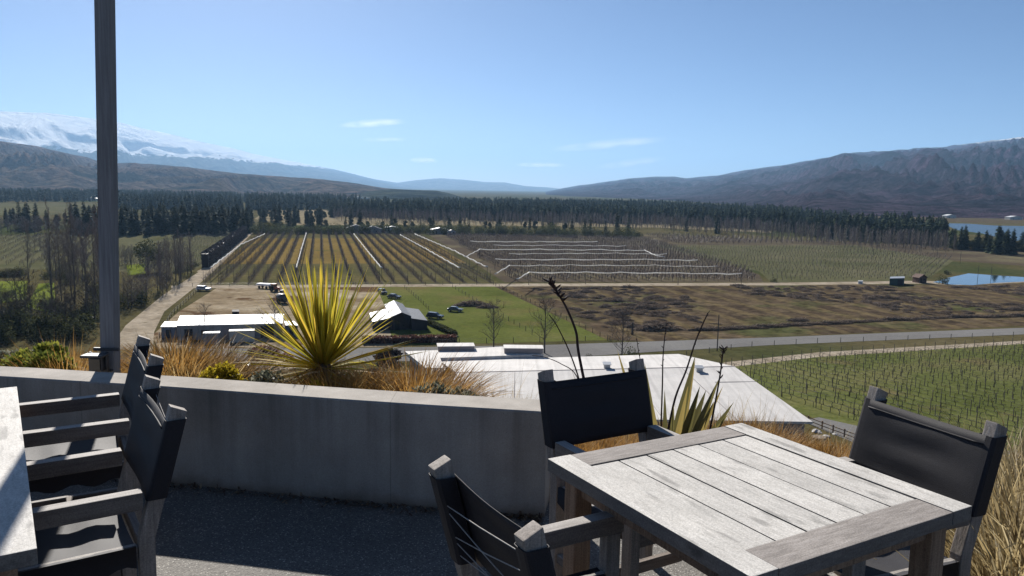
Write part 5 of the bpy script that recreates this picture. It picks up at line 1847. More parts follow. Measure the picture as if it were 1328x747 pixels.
# white bird netting rolled up on high wires
def net_roll(pts, label, group=None, r=0.24, sag=0.35, posts=True, h0=4.6):
    """pts: photo positions of the roll itself, at height h0 above the valley floor"""
    q = [P(x, y, ZV + h0) for x, y in pts]
    r_ = thing('bird_net', (q[0].x, q[0].y, ZV), label, 'bird net', group)
    o = q[0].copy()
    o.z = ZV
    path = []
    for i in range(len(q) - 1):
        L = (q[i + 1] - q[i]).length
        n = max(2, int(L / 4))
        for k in range(n):
            s = k / n
            bump = -sag * abs(math.sin(math.pi * (s * L / 14.0)))
            path.append(q[i].lerp(q[i + 1], s) - o + Vector((0, 0, bump + random.uniform(-.08, .08))))
    path.append(q[-1] - o)
    mb = MB()
    mb.tube(path, [r * random.uniform(0.75, 1.25) for _ in path], 6)
    mb.build('net_roll', 'net', r_, smooth=True)
    if posts:
        me = MB()
        me.tube([(0, 0, -0.1), (0, 0, h0)], 0.085, 5)
        me = me.mesh('post', 'post')
        for i in range(len(q) - 1):
            L = (q[i + 1] - q[i]).length
            n = max(1, int(L / 26))
            for k in range(n + (i == len(q) - 2)):
                s = q[i].lerp(q[i + 1], k / n) - o
                inst('post', me, (s.x, s.y, 0), parent=r_)
    return r_


net_roll([(272, 347), (313, 316), (343, 303)], 'white net roll along the left edge of the golden orchard beside the track')
net_roll([(384, 347), (391, 322), (397, 302)], 'white net roll running away behind the tips of the cabbage tree')
net_roll([(495, 347), (475, 323), (459, 303)], 'white net roll running away right of the cabbage tree tips')
net_roll([(597, 347), (552, 322), (519, 304)], 'white net roll along the right edge of the golden orchard')
net_roll([(632, 346), (590, 325), (538, 303)], 'long white net roll on the left edge of the netted block')
gn = 'white net rolls across the netted block'
for i, pts in enumerate(([(686, 353), (760, 352.5), (880, 353.5), (962, 354.5)], [(661, 344), (740, 343), (850, 343.5), (930, 345)], [(642, 335.5), (740, 336), (838, 336), (905, 337)], [(660, 328.5), (760, 328), (800, 328), (865, 329)], [(622, 323), (700, 323), (780, 323.5), (836, 324.5)], [(640, 317.5), (720, 317.5), (812, 318.5)], [(610, 312.5), (700, 313), (775, 313)])):
    net_roll(pts, ('nearest white net roll across the netted block' if i == 0 else 'white net roll lying across the netted block of fruit trees'), None if i == 0 else gn, 0.13 if i % 2 else 0.19, 0.4)
for pts, lab in (([(670, 362), (686, 353)], 'short white net end slanting down at the near corner of the netted block'), ([(642, 355), (661, 344)], 'short white net end slanting down in the second row of the netted block'), ([(603, 333), (622, 323)], 'short white net end slanting down at the back of the netted block'), ([(836, 324), (850, 331), (862, 333)], 'bundled white net hanging at the right end of the netted block')):
    net_roll(pts, lab, None, 0.2, 0.2, False)

# brush piles of the grubbed-up field


def brush_mesh(seed, L=4.5, W=2.6, H=0.9, n=620):
    rnd = random.Random(seed)
    mb = MB()
    for k in range(n):
        a = rnd.uniform(0, 6.28)
        q = math.sqrt(rnd.random())
        c = Vector((math.cos(a) * q * L / 2, math.sin(a) * q * W / 2, 0))
        c.z = H * (1 - q * q) * rnd.uniform(0.2, 1.0)
        d = Vector((rnd.gauss(0, 1), rnd.gauss(0, 1), rnd.gauss(0, 0.45))).normalized()
        ln = rnd.uniform(0.4, 1.3)
        sv = d.cross(Vector((rnd.gauss(0, 1), rnd.gauss(0, 1), 0.5))).normalized() * rnd.uniform(0.02, 0.065)
        mb.add([c - d * ln / 2 - sv, c - d * ln / 2 + sv, c + d * ln / 2 + sv * 0.4, c + d * ln / 2 - sv * 0.4], [(0, 1, 2, 3)], 0, rnd.random())
    # a core so that the heap is not see-through
    m2 = 7
    for i in range(5):
        c = Vector((rnd.uniform(-.28, .28) * L, rnd.uniform(-.22, .22) * W, H * 0.12))
        ring = [c + Vector((math.cos(j * 0.9) * L * 0.2, math.sin(j * 0.9) * W * 0.25, 0)) for j in range(m2)]
        b = len(mb.v)
        mb.add(ring + [c + Vector((0, 0, H * 0.6))], [(j, (j + 1) % m2, m2) for j in range(m2)], 0, 0.35)
    return mb.mesh('brush_pile', 'brush')


BR = [brush_mesh(800 + k) for k in range(5)]
rr = random.Random(17)
cf = vpoly([(690, 374), (1010, 371), (1230, 372), (1328, 368), (1328, 404), (1010, 424), (850, 434), (790, 428)])
base = V(700, 372)
done = []
tries = 0
while len(done) < 250 and tries < 16000:
    tries += 1
    u = rr.randrange(0, 40) * 9.0 - 40 + rr.gauss(0, 1.7)
    v_ = rr.uniform(-80, 90)
    p = base + E1 * u + E2 * v_
    p = flat(p)
    if not inside(p, cf) or any((p - q).length < 3.4 for q in done):
        continue
    if noise.noise(Vector((p.x * 0.02, p.y * 0.02, 5))) < -0.12:
        continue
    done.append(p)
for i, p in enumerate(done):
    s = rr.uniform(0.35, 1.0) ** 1.3 * 1.5
    inst('brush_pile', BR[i % 5], p, 'dark heap of grubbed out branches lying in the brown cleared field', 'brush pile', 'brush heaps in the cleared field', rr.uniform(0, 6.28), (s * rr.uniform(0.8, 1.5), s * rr.uniform(0.8, 1.2), s * rr.uniform(0.35, 0.8)))
for px, py, s, lab in ((852, 427, 2.3, 'biggest dark brush heap, by the road at the corner of the cleared field'), (822, 424, 1.1, 'brush heap beside the white post near the road'), (838, 400, 1.8, 'broad dark brush heap in the middle of the cleared field'), (802, 404, 1.3, 'rounded dark brush heap left of the broad one'),
                       (612, 396, 2.0, 'wide heap of grey branches in the green paddock'), (632, 399, 1.2, 'smaller grey branch heap at the right of the wide one in the paddock'), (1035, 416, 1.2, 'lone brush heap near the roadside windrow')):
    inst('brush_pile', BR[int(px) % 5], V(px, py), lab, 'brush pile', None, 0.25, (s * 1.2, s, s * 0.8))
mbw = brush_mesh(880, 12, 2.0, 0.7, 700)
for px, py in row_px(16, [(900, 428.5), (1010, 423.5), (1140, 416), (1250, 411.5), (1340, 410)], 3, 0.4):
    inst('brush_windrow', mbw, V(px, py), 'stretch of the low dark brush windrow along the far side of the road', 'brush pile', 'windrow of brush along the road', 0.12 + rr.uniform(-0.1, 0.1), (1.0, 1, rr.uniform(0.7, 1.3)))

# ------------------------------------------------------------------ trimmed hedge beside the gravel track


def hedge(name, a, b, w, h, n, label, mat='twig_dark'):
    L = (b - a).length
    rnd = random.Random(int(L))
    mb = MB()
    for k in range(n):
        x, y, z = rnd.uniform(-w / 2, w / 2), rnd.uniform(0, L), h * rnd.random() ** 0.8
        fx_ = rnd.random()
        if fx_ < 0.55:
            x = math.copysign(w / 2 * rnd.uniform(0.85, 1.08), x)
        elif fx_ < 0.8:
            z = h * rnd.uniform(0.95, 1.05)
        d = Vector((rnd.gauss(0, .5), rnd.gauss(0, .5), rnd.gauss(0.4, .6))).normalized()
        ln = rnd.uniform(0.5, 1.1)
        sv = d.orthogonal().normalized() * ln * 0.22
        c = Vector((x, y, z))
        mb.add([c - d * ln / 2, c - sv, c + d * ln / 2, c + sv], [(0, 1, 2, 3)], 0, rnd.random())
    mb.box((0, L / 2, h * 0.47), (w * 0.8, L, h * 0.92), var=0.1)
    d = b - a
    return tag(mb.build(name, mat, loc=(a.x, a.y, ZV), rotz=math.atan2(d.y, d.x) - math.pi / 2), label, 'hedge')


hedge('tall_hedge', V(266, 347), V(318, 305), 3.0, 6.0, 9000, 'tall dark trimmed hedge beside the gravel track, before the golden orchard')
hedge('low_hedge', V(470, 445), V(592, 443), 2.2, 1.3, 1800, 'low reddish brown hedge in front of the dark barn', 'shrub_red')
hedge('low_hedge', V(556, 420), V(590, 436), 1.4, 1.0, 700, 'low dark hedge slanting away right of the barn', 'evergreen')
for px, py, s, lab in ((342, 470, 1.5, 'wide reddish bare shrub below the long tin shed'), (366, 476, 1.2, 'reddish bare shrub half hidden by the cabbage tree leaves'), (503, 470, 1.3, 'dark spiky bare shrub left of the flat winery roofs'), (485, 492, 0.9, 'small grey bare shrub above the rounded golden tussock')):
    p = V(px, py)
    sm = shrub_mesh('bare_shrub', [((0, 0, 1.0), 1.3), ((0.9, 0.2, 0.9), 1.0), ((-0.9, 0, 0.9), 1.0)], 1500, 0.5, 'shrub_red' if 'reddish' in lab else 'twig_dark', int(px), 0.5)
    inst('bare_shrub', sm, (p.x, p.y, ZV), lab, 'shrub', None, 0.3, s)
# ------------------------------------------------------------------ buildings


def loft(mb, lower, upper, mat=0, var=0.5, cap=True):
    """a closed solid between two loops of points"""
    n = len(lower)
    fs = [(i, (i + 1) % n, n + (i + 1) % n, n + i) for i in range(n)]
    if cap:
        fs += [tuple(reversed(range(n))), tuple(range(n, 2 * n))]
    mb.add(list(lower) + list(upper), fs, mat, var)


def slab(mb, pts, th, mat=0, var=0.5):
    lo = [p - Vector((0, 0, th)) for p in pts]
    loft(mb, lo, pts, mat, var)


def grow(pts, e):
    c = sum(pts, Vector()) / len(pts)
    return [p + (p - c).normalized() * e for p in pts]


def origin_frame(pts):
    c = sum(pts, Vector()) / len(pts)
    return Vector((c.x, c.y, ZV))


# the winery: a big low white roof close below the terrace
ZK, ZF, ZN, ZU = ZV + 8.6, ZV + 8.3, ZV + 7.0, ZV + 8.75
K0, K1 = P(592, 483, ZK), P(952, 475, ZK)
G0, G2 = P(569, 467.5, ZF), P(880, 459, ZF)
N1 = P(1054, 547, ZN)
N0 = Vector((K0.x - 1.0, N1.y - 0.5, ZN))
o = Vector((15, 112, ZV))
wn = thing('winery_building', o, 'large low building below the terrace with a broad white roof', 'building')
L = lambda p: p - o
mb = MB()
near = [L(N0), L(N1), L(K1), L(K0)]
slab(mb, near, 0.28)
roof = mb.build('roof', 'roof_white', wn)
mb = MB()
slab(mb, [L(K0) + Vector((0, 0.004, 0.003)), L(K1) + Vector((0, 0.004, 0.003)), L(G2), L(G0)], 0.28)
mb.build('flat_roof', 'roof_white', wn)
# seams of the membrane: thin raised ribs
mb = MB()
mb.bar(L(K0) + Vector((0, 0, 0.01)), L(K1) + Vector((0, 0, 0.01)), 0.22, 0.05)
for s in (0.2, 0.4, 0.6, 0.8):
    a, b = L(N0).lerp(L(N1), s), L(K0).lerp(L(K1), s)
    mb.bar(a + Vector((0, 0, 0.01)), b + Vector((0, 0, 0.01)), 0.05, 0.03)
a, b = L(N1).lerp(L(K1), 0.68), L(N0).lerp(L(K0), 0.68)
mb.bar(a + Vector((0, 0, 0.012)), a.lerp(b, 0.14) + Vector((0, 0, 0.012)), 0.10, 0.03)
mb.build('seam', 'wall_taupe', roof)
mb = MB()
ring = [K0, N0, N1, K1, G2, G0]
ins_ = []
c_ = sum(ring, Vector()) / 6
for p in ring:
    q = p + (c_ - p).normalized() * 0.9
    ins_.append(L(q))
lo = [Vector((p.x, p.y, -0.3)) for p in ins_]
up_ = [Vector((p.x, p.y, p.z - 0.30)) for p in ins_]
loft(mb, lo, up_)
wl = mb.build('wall', 'wall_taupe', wn)
# doors and windows along the right-hand end wall and the near wall
for (i, j, s0, s1, z0, z1, nm) in ((2, 3, 0.1, 0.3, 0.02, 2.8, 'door'), (2, 3, 0.5, 0.85, 1.0, 2.4, 'window'), (1, 2, 0.86, 0.95, 0.9, 2.3, 'window'), (1, 2, 0.6, 0.72, 0.9, 2.3, 'window')):
    a, b = lo[i].lerp(lo[j], s0), lo[i].lerp(lo[j], s1)
    d = (b - a).normalized()
    nrm = Vector((d.y, -d.x, 0))
    mb = MB()
    mb.bar(Vector((a.x, a.y, (z0 + z1) / 2)) + nrm * 0.02, Vector((b.x, b.y, (z0 + z1) / 2)) + nrm * 0.02, 0.08, z1 - z0)
    mb.build(nm, 'glass_dark', wl)
# raised part on the left with two parapets
mb = MB()
U = [P(x, y, ZU) for x, y in ((525, 455.5), (568, 454), (652, 449.5), (656, 452), (705, 459.5), (571, 464), (575, 477), (552, 477))]
slab(mb, [L(p) for p in reversed(U)], 0.55)
mb.build('upper_roof', 'roof_white', wn)
mb = MB()
Ui = [L(p) for p in grow(U, -0.8)]
loft(mb, [Vector((p.x, p.y, -0.3)) for p in reversed(Ui)], [Vector((p.x, p.y, ZU - ZV - 0.56)) for p in reversed(Ui)])
mb.build('wall', 'wall_taupe', wn)
for x0, y0, x1, y1, h in ((568, 455, 615, 454.5, 0.62), (654, 458.3, 704, 458.8, 0.75)):
    a, b = L(P(x0, y0, ZU + 0.004)), L(P(x1, y1, ZU + 0.004))
    d = (b - a).normalized()
    pr = Vector((-d.y, d.x, 0))
    mb = MB()
    loft(mb, [a, b, b + pr * 2.6, a + pr * 2.6], [q + Vector((0, 0, h)) for q in (a, b, b + pr * 2.6, a + pr * 2.6)])
    pp = mb.build('parapet', 'wall_taupe', wn)
    mb = MB()
    slab(mb, [q + Vector((0, 0, h + 0.1)) for q in grow([a, b, b + pr * 2.6, a + pr * 2.6], 0.12)], 0.09)
    mb.build('coping', 'roof_white', pp)


def plane_z(p, a, b, c):
    n_ = (b - a).cross(c - a)
    return a.z - (n_.x * (p.x - a.x) + n_.y * (p.y - a.y)) / n_.z


for px, py in ((787, 476.5), (906.5, 481)):
    d = ray(px, py)
    cam_o = Vector((0, 0, CAMZ))
    nn = (N1 - K0).cross(K1 - K0)
    t_ = (K0 - cam_o).dot(nn) / d.dot(nn)
    q = L(cam_o + d * t_)
    mb = MB()
    loft(mb, [q + Vector((x, y, -0.3)) for x, y in ((-.45, -.4), (.45, -.4), (.45, .4), (-.45, .4))], [q + Vector((x, y, z)) for x, y, z in ((-.45, -.4, .5), (.45, -.4, .5), (.45, .4, .62), (-.45, .4, .62))])
    vt = mb.build('vent', 'galv', wn)
    mb = MB()
    slab(mb, [q + Vector((x, y, z)) for x, y, z in ((-.6, -.58, .55), (.6, -.58, .55), (.6, .55, .74), (-.6, .55, .74))], 0.07)
    mb.build('cowl', 'galv', vt)


def shed(name, fl, fr, zf, bl, br, zb, wallm, roofm, label, cat, over=0.25, doors=()):
    """a single-pitch building from the photo positions of its four roof corners (front left, front right, back left, back right)"""
    a, b = P(*fl, ZV + zf), P(*fr, ZV + zf)
    c, d = P(*bl, ZV + zb), P(*br, ZV + zb)
    o = Vector(((a.x + b.x + c.x + d.x) / 4, (a.y + b.y + c.y + d.y) / 4, ZV))
    rz = math.atan2((b - a).y, (b - a).x)
    r_ = thing(name, o, label, cat, None, rz)
    inv = Matrix.Rotation(-rz, 3, 'Z')
    q = [inv @ (p - o) for p in (a, b, d, c)]
    mb = MB()
    loft(mb, [Vector((p.x, p.y, -0.2)) for p in q], [p - Vector((0, 0, 0.14)) for p in q])
    w_ = mb.build('wall', wallm, r_)
    mb = MB()
    slab(mb, grow(q, over * 1.4), 0.13)
    mb.build('roof', roofm, r_)
    for (s0, s1, z0, z1, nm, mt) in doors:
        u, v = q[0].lerp(q[1], s0), q[0].lerp(q[1], s1)
        dd = (v - u).normalized()
        nrm = Vector((dd.y, -dd.x, 0))
        mb = MB()
        mb.bar(Vector((u.x, u.y, (z0 + z1) / 2)) + nrm * 0.02, Vector((v.x, v.y, (z0 + z1) / 2)) + nrm * 0.02, 0.09, z1 - z0)
        mb.build(nm, mt, w_)
    return r_


shed('tin_shed', (230.5, 422), (364, 419), 3.3, (236, 409.5), (366, 407), 4.6, 'wall_grey', 'roof_tin', 'long grey shed with a pale sloping tin roof beyond the golden tussocks', 'shed', 0.3,
     [(0.06, 0.14, 0.0, 2.4, 'door', 'wall_dark'), (0.42, 0.5, 0.0, 2.5, 'door', 'wall_taupe'), (0.8, 0.93, 0.0, 2.8, 'door', 'wall_dark'), (0.22, 0.3, 1.1, 2.1, 'window', 'glass_dark')])
shed('tin_shed', (209, 423.5), (228.5, 423.5), 2.7, (214, 417), (231, 417), 3.0, 'wall_blue', 'roof_tin', 'small blue grey shed against the left end of the long tin shed', 'shed', 0.12, [(0.3, 0.62, 0, 2.0, 'door', 'wall_dark')])
shed('tin_shed', (371, 421.5), (386, 421.5), 2.5, (369, 416.5), (381, 416.5), 2.8, 'wall_blue', 'roof_tin', 'small shed with a bright roof behind the left cabbage tree leaves', 'shed', 0.12, [(0.3, 0.6, 0, 2.0, 'door', 'wall_dark')])
shed('water_tank', (263.5, 432), (284.5, 431.5), 2.5, (264.5, 430), (285, 429.5), 2.55, 'wall_grey', 'roof_tin', 'pale box tank with a white lid before the long tin shed', 'tank', 0.06)
shed('shipping_container', (297, 429.5), (330, 428.5), 2.5, (297.5, 427.2), (330, 426.2), 2.52, 'cream', 'cream', 'cream container standing along the front of the long tin shed', 'container', 0.03, [(0.02, 0.16, 0.15, 2.3, 'door', 'cream')])
shed('metal_bin', (301, 404), (310, 404), 2.0, (301, 401.5), (310, 401.5), 2.05, 'wall_dark', 'wall_dark', 'small dark bin standing behind the roof of the long tin shed', 'bin', 0.05, [(0.2, 0.8, 0.9, 1.3, 'slot', 'rubber')])
shed('green_shed', (1154, 361), (1173, 360.5), 2.7, (1155, 358.8), (1173, 358.3), 2.8, 'green_metal', 'galv', 'dark green box shed beside the track near the pond', 'shed', 0.06, [(0.55, 0.9, 0, 2.1, 'door', 'wall_dark')])
shed('pump_box', (1113, 364.6), (1119, 364.6), 1.0, (1113, 363.8), (1119, 363.8), 1.1, 'car_white', 'roof_tin', 'small white box beside the track left of the green shed', 'box', 0.05, [(0.2, 0.8, 0.1, 0.8, 'door', 'galv')])


def gable(name, px, py, w, dp, h, rise, wallm, roofm, label, cat, group=None, rz=None):
    o = V(px, py)
    if rz is None:
        rz = math.atan2(E1.y, E1.x)
    r_ = thing(name, (o.x, o.y, ZV), label, cat, group, rz)
    mb = MB()
    A_ = [Vector((-w / 2, 0, -.2)), Vector((w / 2, 0, -.2)), Vector((w / 2, 0, h)), Vector((0, 0, h + rise)), Vector((-w / 2, 0, h))]
    B_ = [p + Vector((0, dp, 0)) for p in A_]
    n = 5
    mb.add(A_ + B_, [(0, 1, 2, 3, 4), (9, 8, 7, 6, 5), (1, 0, 5, 6), (2, 1, 6, 7), (0, 4, 9, 5)])
    w_ = mb.build('wall', wallm, r_)
    mb = MB()
    e = 0.35
    for sx in (-1, 1):
        k = rise / (w / 2)
        p0 = Vector((0, -e, h + rise + 0.05))
        p1 = Vector((sx * (w / 2 + e), -e, h - e * k + 0.05))
        q = [p0, p1, p1 + Vector((0, dp + 2 * e, 0)), p0 + Vector((0, dp + 2 * e, 0))]
        if sx > 0:
            slab(mb, q, 0.12)
        else:
            slab(mb, list(reversed(q)), 0.12)
    mb.build('roof', roofm, r_)
    for x0, z0, z1, ww, nm in ((-w * 0.22, 0.02, min(2.1, h * 0.8), 0.95, 'door'), (w * 0.2, 0.9, min(2.0, h * 0.75), 1.2, 'window')):
        mb = MB()
        mb.box((x0, -0.02, (z0 + z1) / 2), (ww, 0.07, z1 - z0))
        mb.build(nm, 'glass_dark', w_)
    return r_


# dark barn: gabled hall, white lean-to on its left, low wing on its right
rf, rb = P(520.5, 405, ZV + 4.6), P(511, 390, ZV + 4.6)
dv = Vector((rb.x - rf.x, rb.y - rf.y, 0))
lf, rtf = P(508, 410.5, ZV + 3.3), P(532, 409.5, ZV + 3.3)
o = Vector((rf.x, rf.y, ZV))
bn = thing('barn', o, 'dark barn with a bright roof side and a white lean-to, right of the cabbage tree', 'barn')
L = lambda p: p - o
mb = MB()
g_ = lambda p: Vector((p.x, p.y, ZV - 0.2))
F_ = [L(g_(lf)), L(g_(rtf)), L(rtf), L(rf), L(lf)]
B_ = [p + dv for p in F_]
mb.add(F_ + B_, [(0, 1, 2, 3, 4), (9, 8, 7, 6, 5), (1, 0, 5, 6), (2, 1, 6, 7), (0, 4, 9, 5)])
bw = mb.build('wall', 'wall_dark', bn)
dn = dv.normalized()
for nm, e0, mt in (('roof', lf, 'roof_tin'), ('roof', rtf, 'roof_dark')):
    mb = MB()
    out = (L(e0) - L(rf)).normalized() * 0.35
    q = [L(rf) - dn * 0.4 + Vector((0, 0, .08)), L(e0) + out - dn * 0.4 + Vector((0, 0, .08)), L(e0) + out + dv + dn * 0.4 + Vector((0, 0, .08)), L(rf) + dv + dn * 0.4 + Vector((0, 0, .08))]
    slab(mb, q if e0 is rtf else list(reversed(q)), 0.12)
    mb.build(nm, mt, bn)
fw = (L(rtf) - L(lf)).normalized()
fn_ = Vector((fw.y, -fw.x, 0)).normalized()
for s, hw_, z0, z1, nm in ((0.3, 0.55, 0.02, 2.2, 'door'), (0.72, 0.6, 0.9, 2.0, 'window')):
    c = L(g_(lf)).lerp(L(g_(rtf)), s) + fn_ * 0.03
    mb = MB()
    mb.bar(Vector((c.x, c.y, (z0 + z1) / 2)) - fw * hw_, Vector((c.x, c.y, (z0 + z1) / 2)) + fw * hw_, 0.08, z1 - z0)
    mb.build(nm, 'glass_dark', bw)


def annex(nm, q, roofm):
    q = [L(p) for p in q]
    mb = MB()
    inn = grow(q, -0.2)
    loft(mb, [Vector((p.x, p.y, -0.2)) for p in inn], [p - Vector((0, 0, .12)) for p in inn])
    w_ = mb.build('side_wall', 'wall_dark', bn)
    mb = MB()
    slab(mb, q, 0.12)
    mb.build(nm, roofm, bn)


off = Vector((0, 0, -0.25))
out = (lf - rtf).normalized()
out.z = 0
annex('lean_to_roof', [lf + off + out * 4.6 + Vector((0, 0, -.9)) + dv * 0.02, lf + off + out * 0.1 + dv * 0.02, lf + off + out * 0.1 + dv * 0.72, lf + off + out * 4.6 + Vector((0, 0, -.9)) + dv * 0.72], 'roof_tin')
annex('wing_roof', [rtf + off - out * 0.1 - dv * 0.12, rtf + off - out * 4.0 + Vector((0, 0, -.7)) - dv * 0.12, rtf + off - out * 4.0 + Vector((0, 0, -.7)) + dv * 0.8, rtf + off - out * 0.1 + dv * 0.8], 'roof_dark')

gable('wooden_hut', 1196.5, 367, 3.6, 3.5, 2.3, 1.1, 'brown_wood', 'brown_wood', 'small brown wooden hut between the green shed and the pond', 'hut')
gable('far_house', 462, 302, 14, 9, 3.5, 2.4, 'wall_grey', 'roof_dark', 'grey roofed house half hidden in the shelterbelt behind the golden orchard', 'house')
gable('far_house', 484, 302.5, 12, 9, 3.2, 2.0, 'wall_taupe', 'roof_dark', 'dark roofed house right of the grey one in the shelterbelt', 'house')
gable('far_shed', 509, 302, 10, 8, 4.0, 0.9, 'cream', 'roof_tin', 'pale box shed at the far end of the golden orchard', 'shed')
gable('far_shed', 571, 303.5, 13, 8, 3.2, 1.4, 'wall_grey', 'roof_tin', 'far shed with a long white roof at the back of the netted block', 'shed')
gable('far_shed', 586, 304.5, 6, 6, 2.6, 1.0, 'wall_grey', 'roof_tin', 'smaller far shed at the right of the long white roof', 'shed')
gable('far_shed', 779, 289, 26, 9, 3.4, 1.2, 'wall_taupe', 'roof_tin', 'long bright roofed shed at the edge of the far pine plantation', 'shed')
gable('far_house', 318, 301, 7, 6, 2.8, 1.4, 'wall_taupe', 'roof_tin', 'tiny house at the far end of the gravel track', 'house')
for i, (px, py, w) in enumerate(((47, 250, 34), (40, 247, 12), (118, 260, 20), (190, 261, 16), (204, 260.5, 10), (1234, 283, 18), (1318, 285, 24), (1120, 300, 9), (1132, 299, 8), (465, 258, 60))):
    lab = ['large white shed far off under the left foothills', 'small white shed far off left of the large one', 'pale far house left of the grey pole', 'far house with pale walls right of the grey pole', 'smaller far house beside the pale walled one', 'pale far house beyond the lake', 'far white shed at the right edge beyond the lake', 'far house among the pines at the right of the plantation', 'second far house among the pines at the right', 'long pale glasshouse far off beyond the plantation'][i]
    gable('far_house', px, py, w, 10, 4.0, 2.0, 'cream', 'roof_tin', lab, 'house')

# ------------------------------------------------------------------ vehicles


def wheel_mesh(r, w):
    mb = MB()
    mb.tube([(-w / 2, 0, 0), (-w / 2 + 0.02, 0, 0), (w / 2 - 0.02, 0, 0), (w / 2, 0, 0)], [r * 0.86, r, r, r * 0.86], 16)
    return mb.mesh('wheel', 'rubber', True)


WH = wheel_mesh(0.33, 0.22)
hub = MB()
hub.tube([(-0.118, 0, 0), (0.118, 0, 0)], 0.19, 12)
hub = hub.mesh('rim', 'galv')


def car(px, py, rz, paint, label, kind='suv', cat='car'):
    o = V(px, py)
    r_ = thing('parked_car', (o.x, o.y, ZV), label, cat, None, rz)
    L_, W_ = 4.5, 1.78
    if kind == 'suv':
        lower = [(-2.2, .35), (-2.25, .6), (-2.2, .95), (-1.15, 1.05), (2.05, 1.05), (2.2, .85), (2.22, .4)]
        cabin = [(-1.1, 1.05), (-.45, 1.62), (1.75, 1.66), (2.02, 1.05)]
    elif kind == 'ute':
        lower = [(-2.3, .4), (-2.35, .65), (-2.25, .98), (-1.2, 1.05), (2.35, 1.02), (2.42, .8), (2.4, .45)]
        cabin = [(-1.15, 1.05), (-.5, 1.62), (.55, 1.64), (.75, 1.05)]
    else:
        lower = [(-2.1, .3), (-2.15, .55), (-2.1, .8), (-1.1, .92), (1.6, .95), (2.05, .85), (2.1, .4)]
        cabin = [(-1.05, .92), (-.3, 1.42), (1.1, 1.44), (1.75, .95)]

    def ext(prof, w0, w1, zsplit):
        mb = MB()
        n = len(prof)
        a = [Vector((-(w0 if z < zsplit else w1) / 2, y, z)) for y, z in prof]
        b = [Vector(((w0 if z < zsplit else w1) / 2, y, z)) for y, z in prof]
        mb.add(a + b, [tuple(range(n)), tuple(reversed(range(n, 2 * n)))] + [(i, n + i, n + (i + 1) % n, (i + 1) % n) for i in range(n)])
        return mb
    ext(lower, W_, W_ * 0.97, 0.7).build('body', paint, r_, bevel=0.06, bev_seg=2)
    cab = ext([(y, z) for y, z in cabin], W_ * 0.95, W_ * 0.78, 1.2).build('cabin', paint, r_, bevel=0.04, bev_seg=2)
    # glass: side panes, windscreen and rear window set proud of the cabin
    for sx in (-1, 1):
        mb = MB()
        z0, z1 = cabin[0][1] + 0.06, cabin[1][1] - 0.09
        f = lambda y, z: Vector((sx * (W_ * (0.95 - 0.17 * (z - cabin[0][1]) / (cabin[1][1] - cabin[0][1])) / 2 + 0.006), y, z))
        q = [f(cabin[0][0] + 0.28, z0), f(cabin[3][0] - 0.22, z0), f(cabin[2][0] - 0.12, z1), f(cabin[1][0] + 0.1, z1)]
        mb.add(q, [(0, 1, 2, 3) if sx > 0 else (3, 2, 1, 0)])
        mb.build('side_window', 'glass_dark', cab)
    for (y0, z0), (y1, z1), sg, nm in ((cabin[0], cabin[1], -1, 'windscreen'), (cabin[3], cabin[2], 1, 'rear_window')):
        d = Vector((0, y1 - y0, z1 - z0))
        nr = Vector((0, sg * abs(d.z), abs(d.y))).normalized() * 0.012
        a0, a1 = Vector((0, y0, z0)) + d * 0.12 + nr, Vector((0, y0, z0)) + d * 0.88 + nr
        mb = MB()
        mb.add([a0 - Vector((W_ * .43, 0, 0)), a0 + Vector((W_ * .43, 0, 0)), a1 + Vector((W_ * .35, 0, 0)), a1 - Vector((W_ * .35, 0, 0))], [(0, 1, 2, 3)])
        mb.build(nm, 'glass_dark', cab)
    for sx in (-1, 1):
        for y in (-1.38, 1.38):
            w_ = inst('wheel', WH, (sx * (W_ / 2 - 0.08), y, 0.33), parent=r_)
            inst('rim', hub, (0, 0, 0), parent=w_)
        for y, nm, mt in ((lower[1][0], 'headlight', 'car_white'), (lower[-2][0], 'tail_light', 'orange')):
            mb = MB()
            mb.box((sx * W_ * 0.36, y - 0.01 * (1 if y > 0 else -1) * -1, 0.76), (0.3, 0.06, 0.14))
            mb.build(nm, mt, r_)
    return r_


car(323, 482, 1.7, 'car_white', 'small white car parked below the terrace, seen over the yellow shrub', 'hatch')
car(496, 381, 0.5, 'car_dark', 'dark van parked at the left end of the paddock fence', 'suv', 'van')
car(511, 387, 1.2, 'car_dark', 'dark low car in the paddock behind the barn roof', 'hatch')
car(564, 413, 1.25, 'car_dark', 'dark off-road car parked on the grass right of the barn', 'suv')
car(590, 404, 1.4, 'car_green', 'grey green car parked below the branch heap in the paddock', 'hatch')
car(264, 377, 1.5, 'car_silver', 'silver car parked at the back left corner of the dirt yard', 'suv')

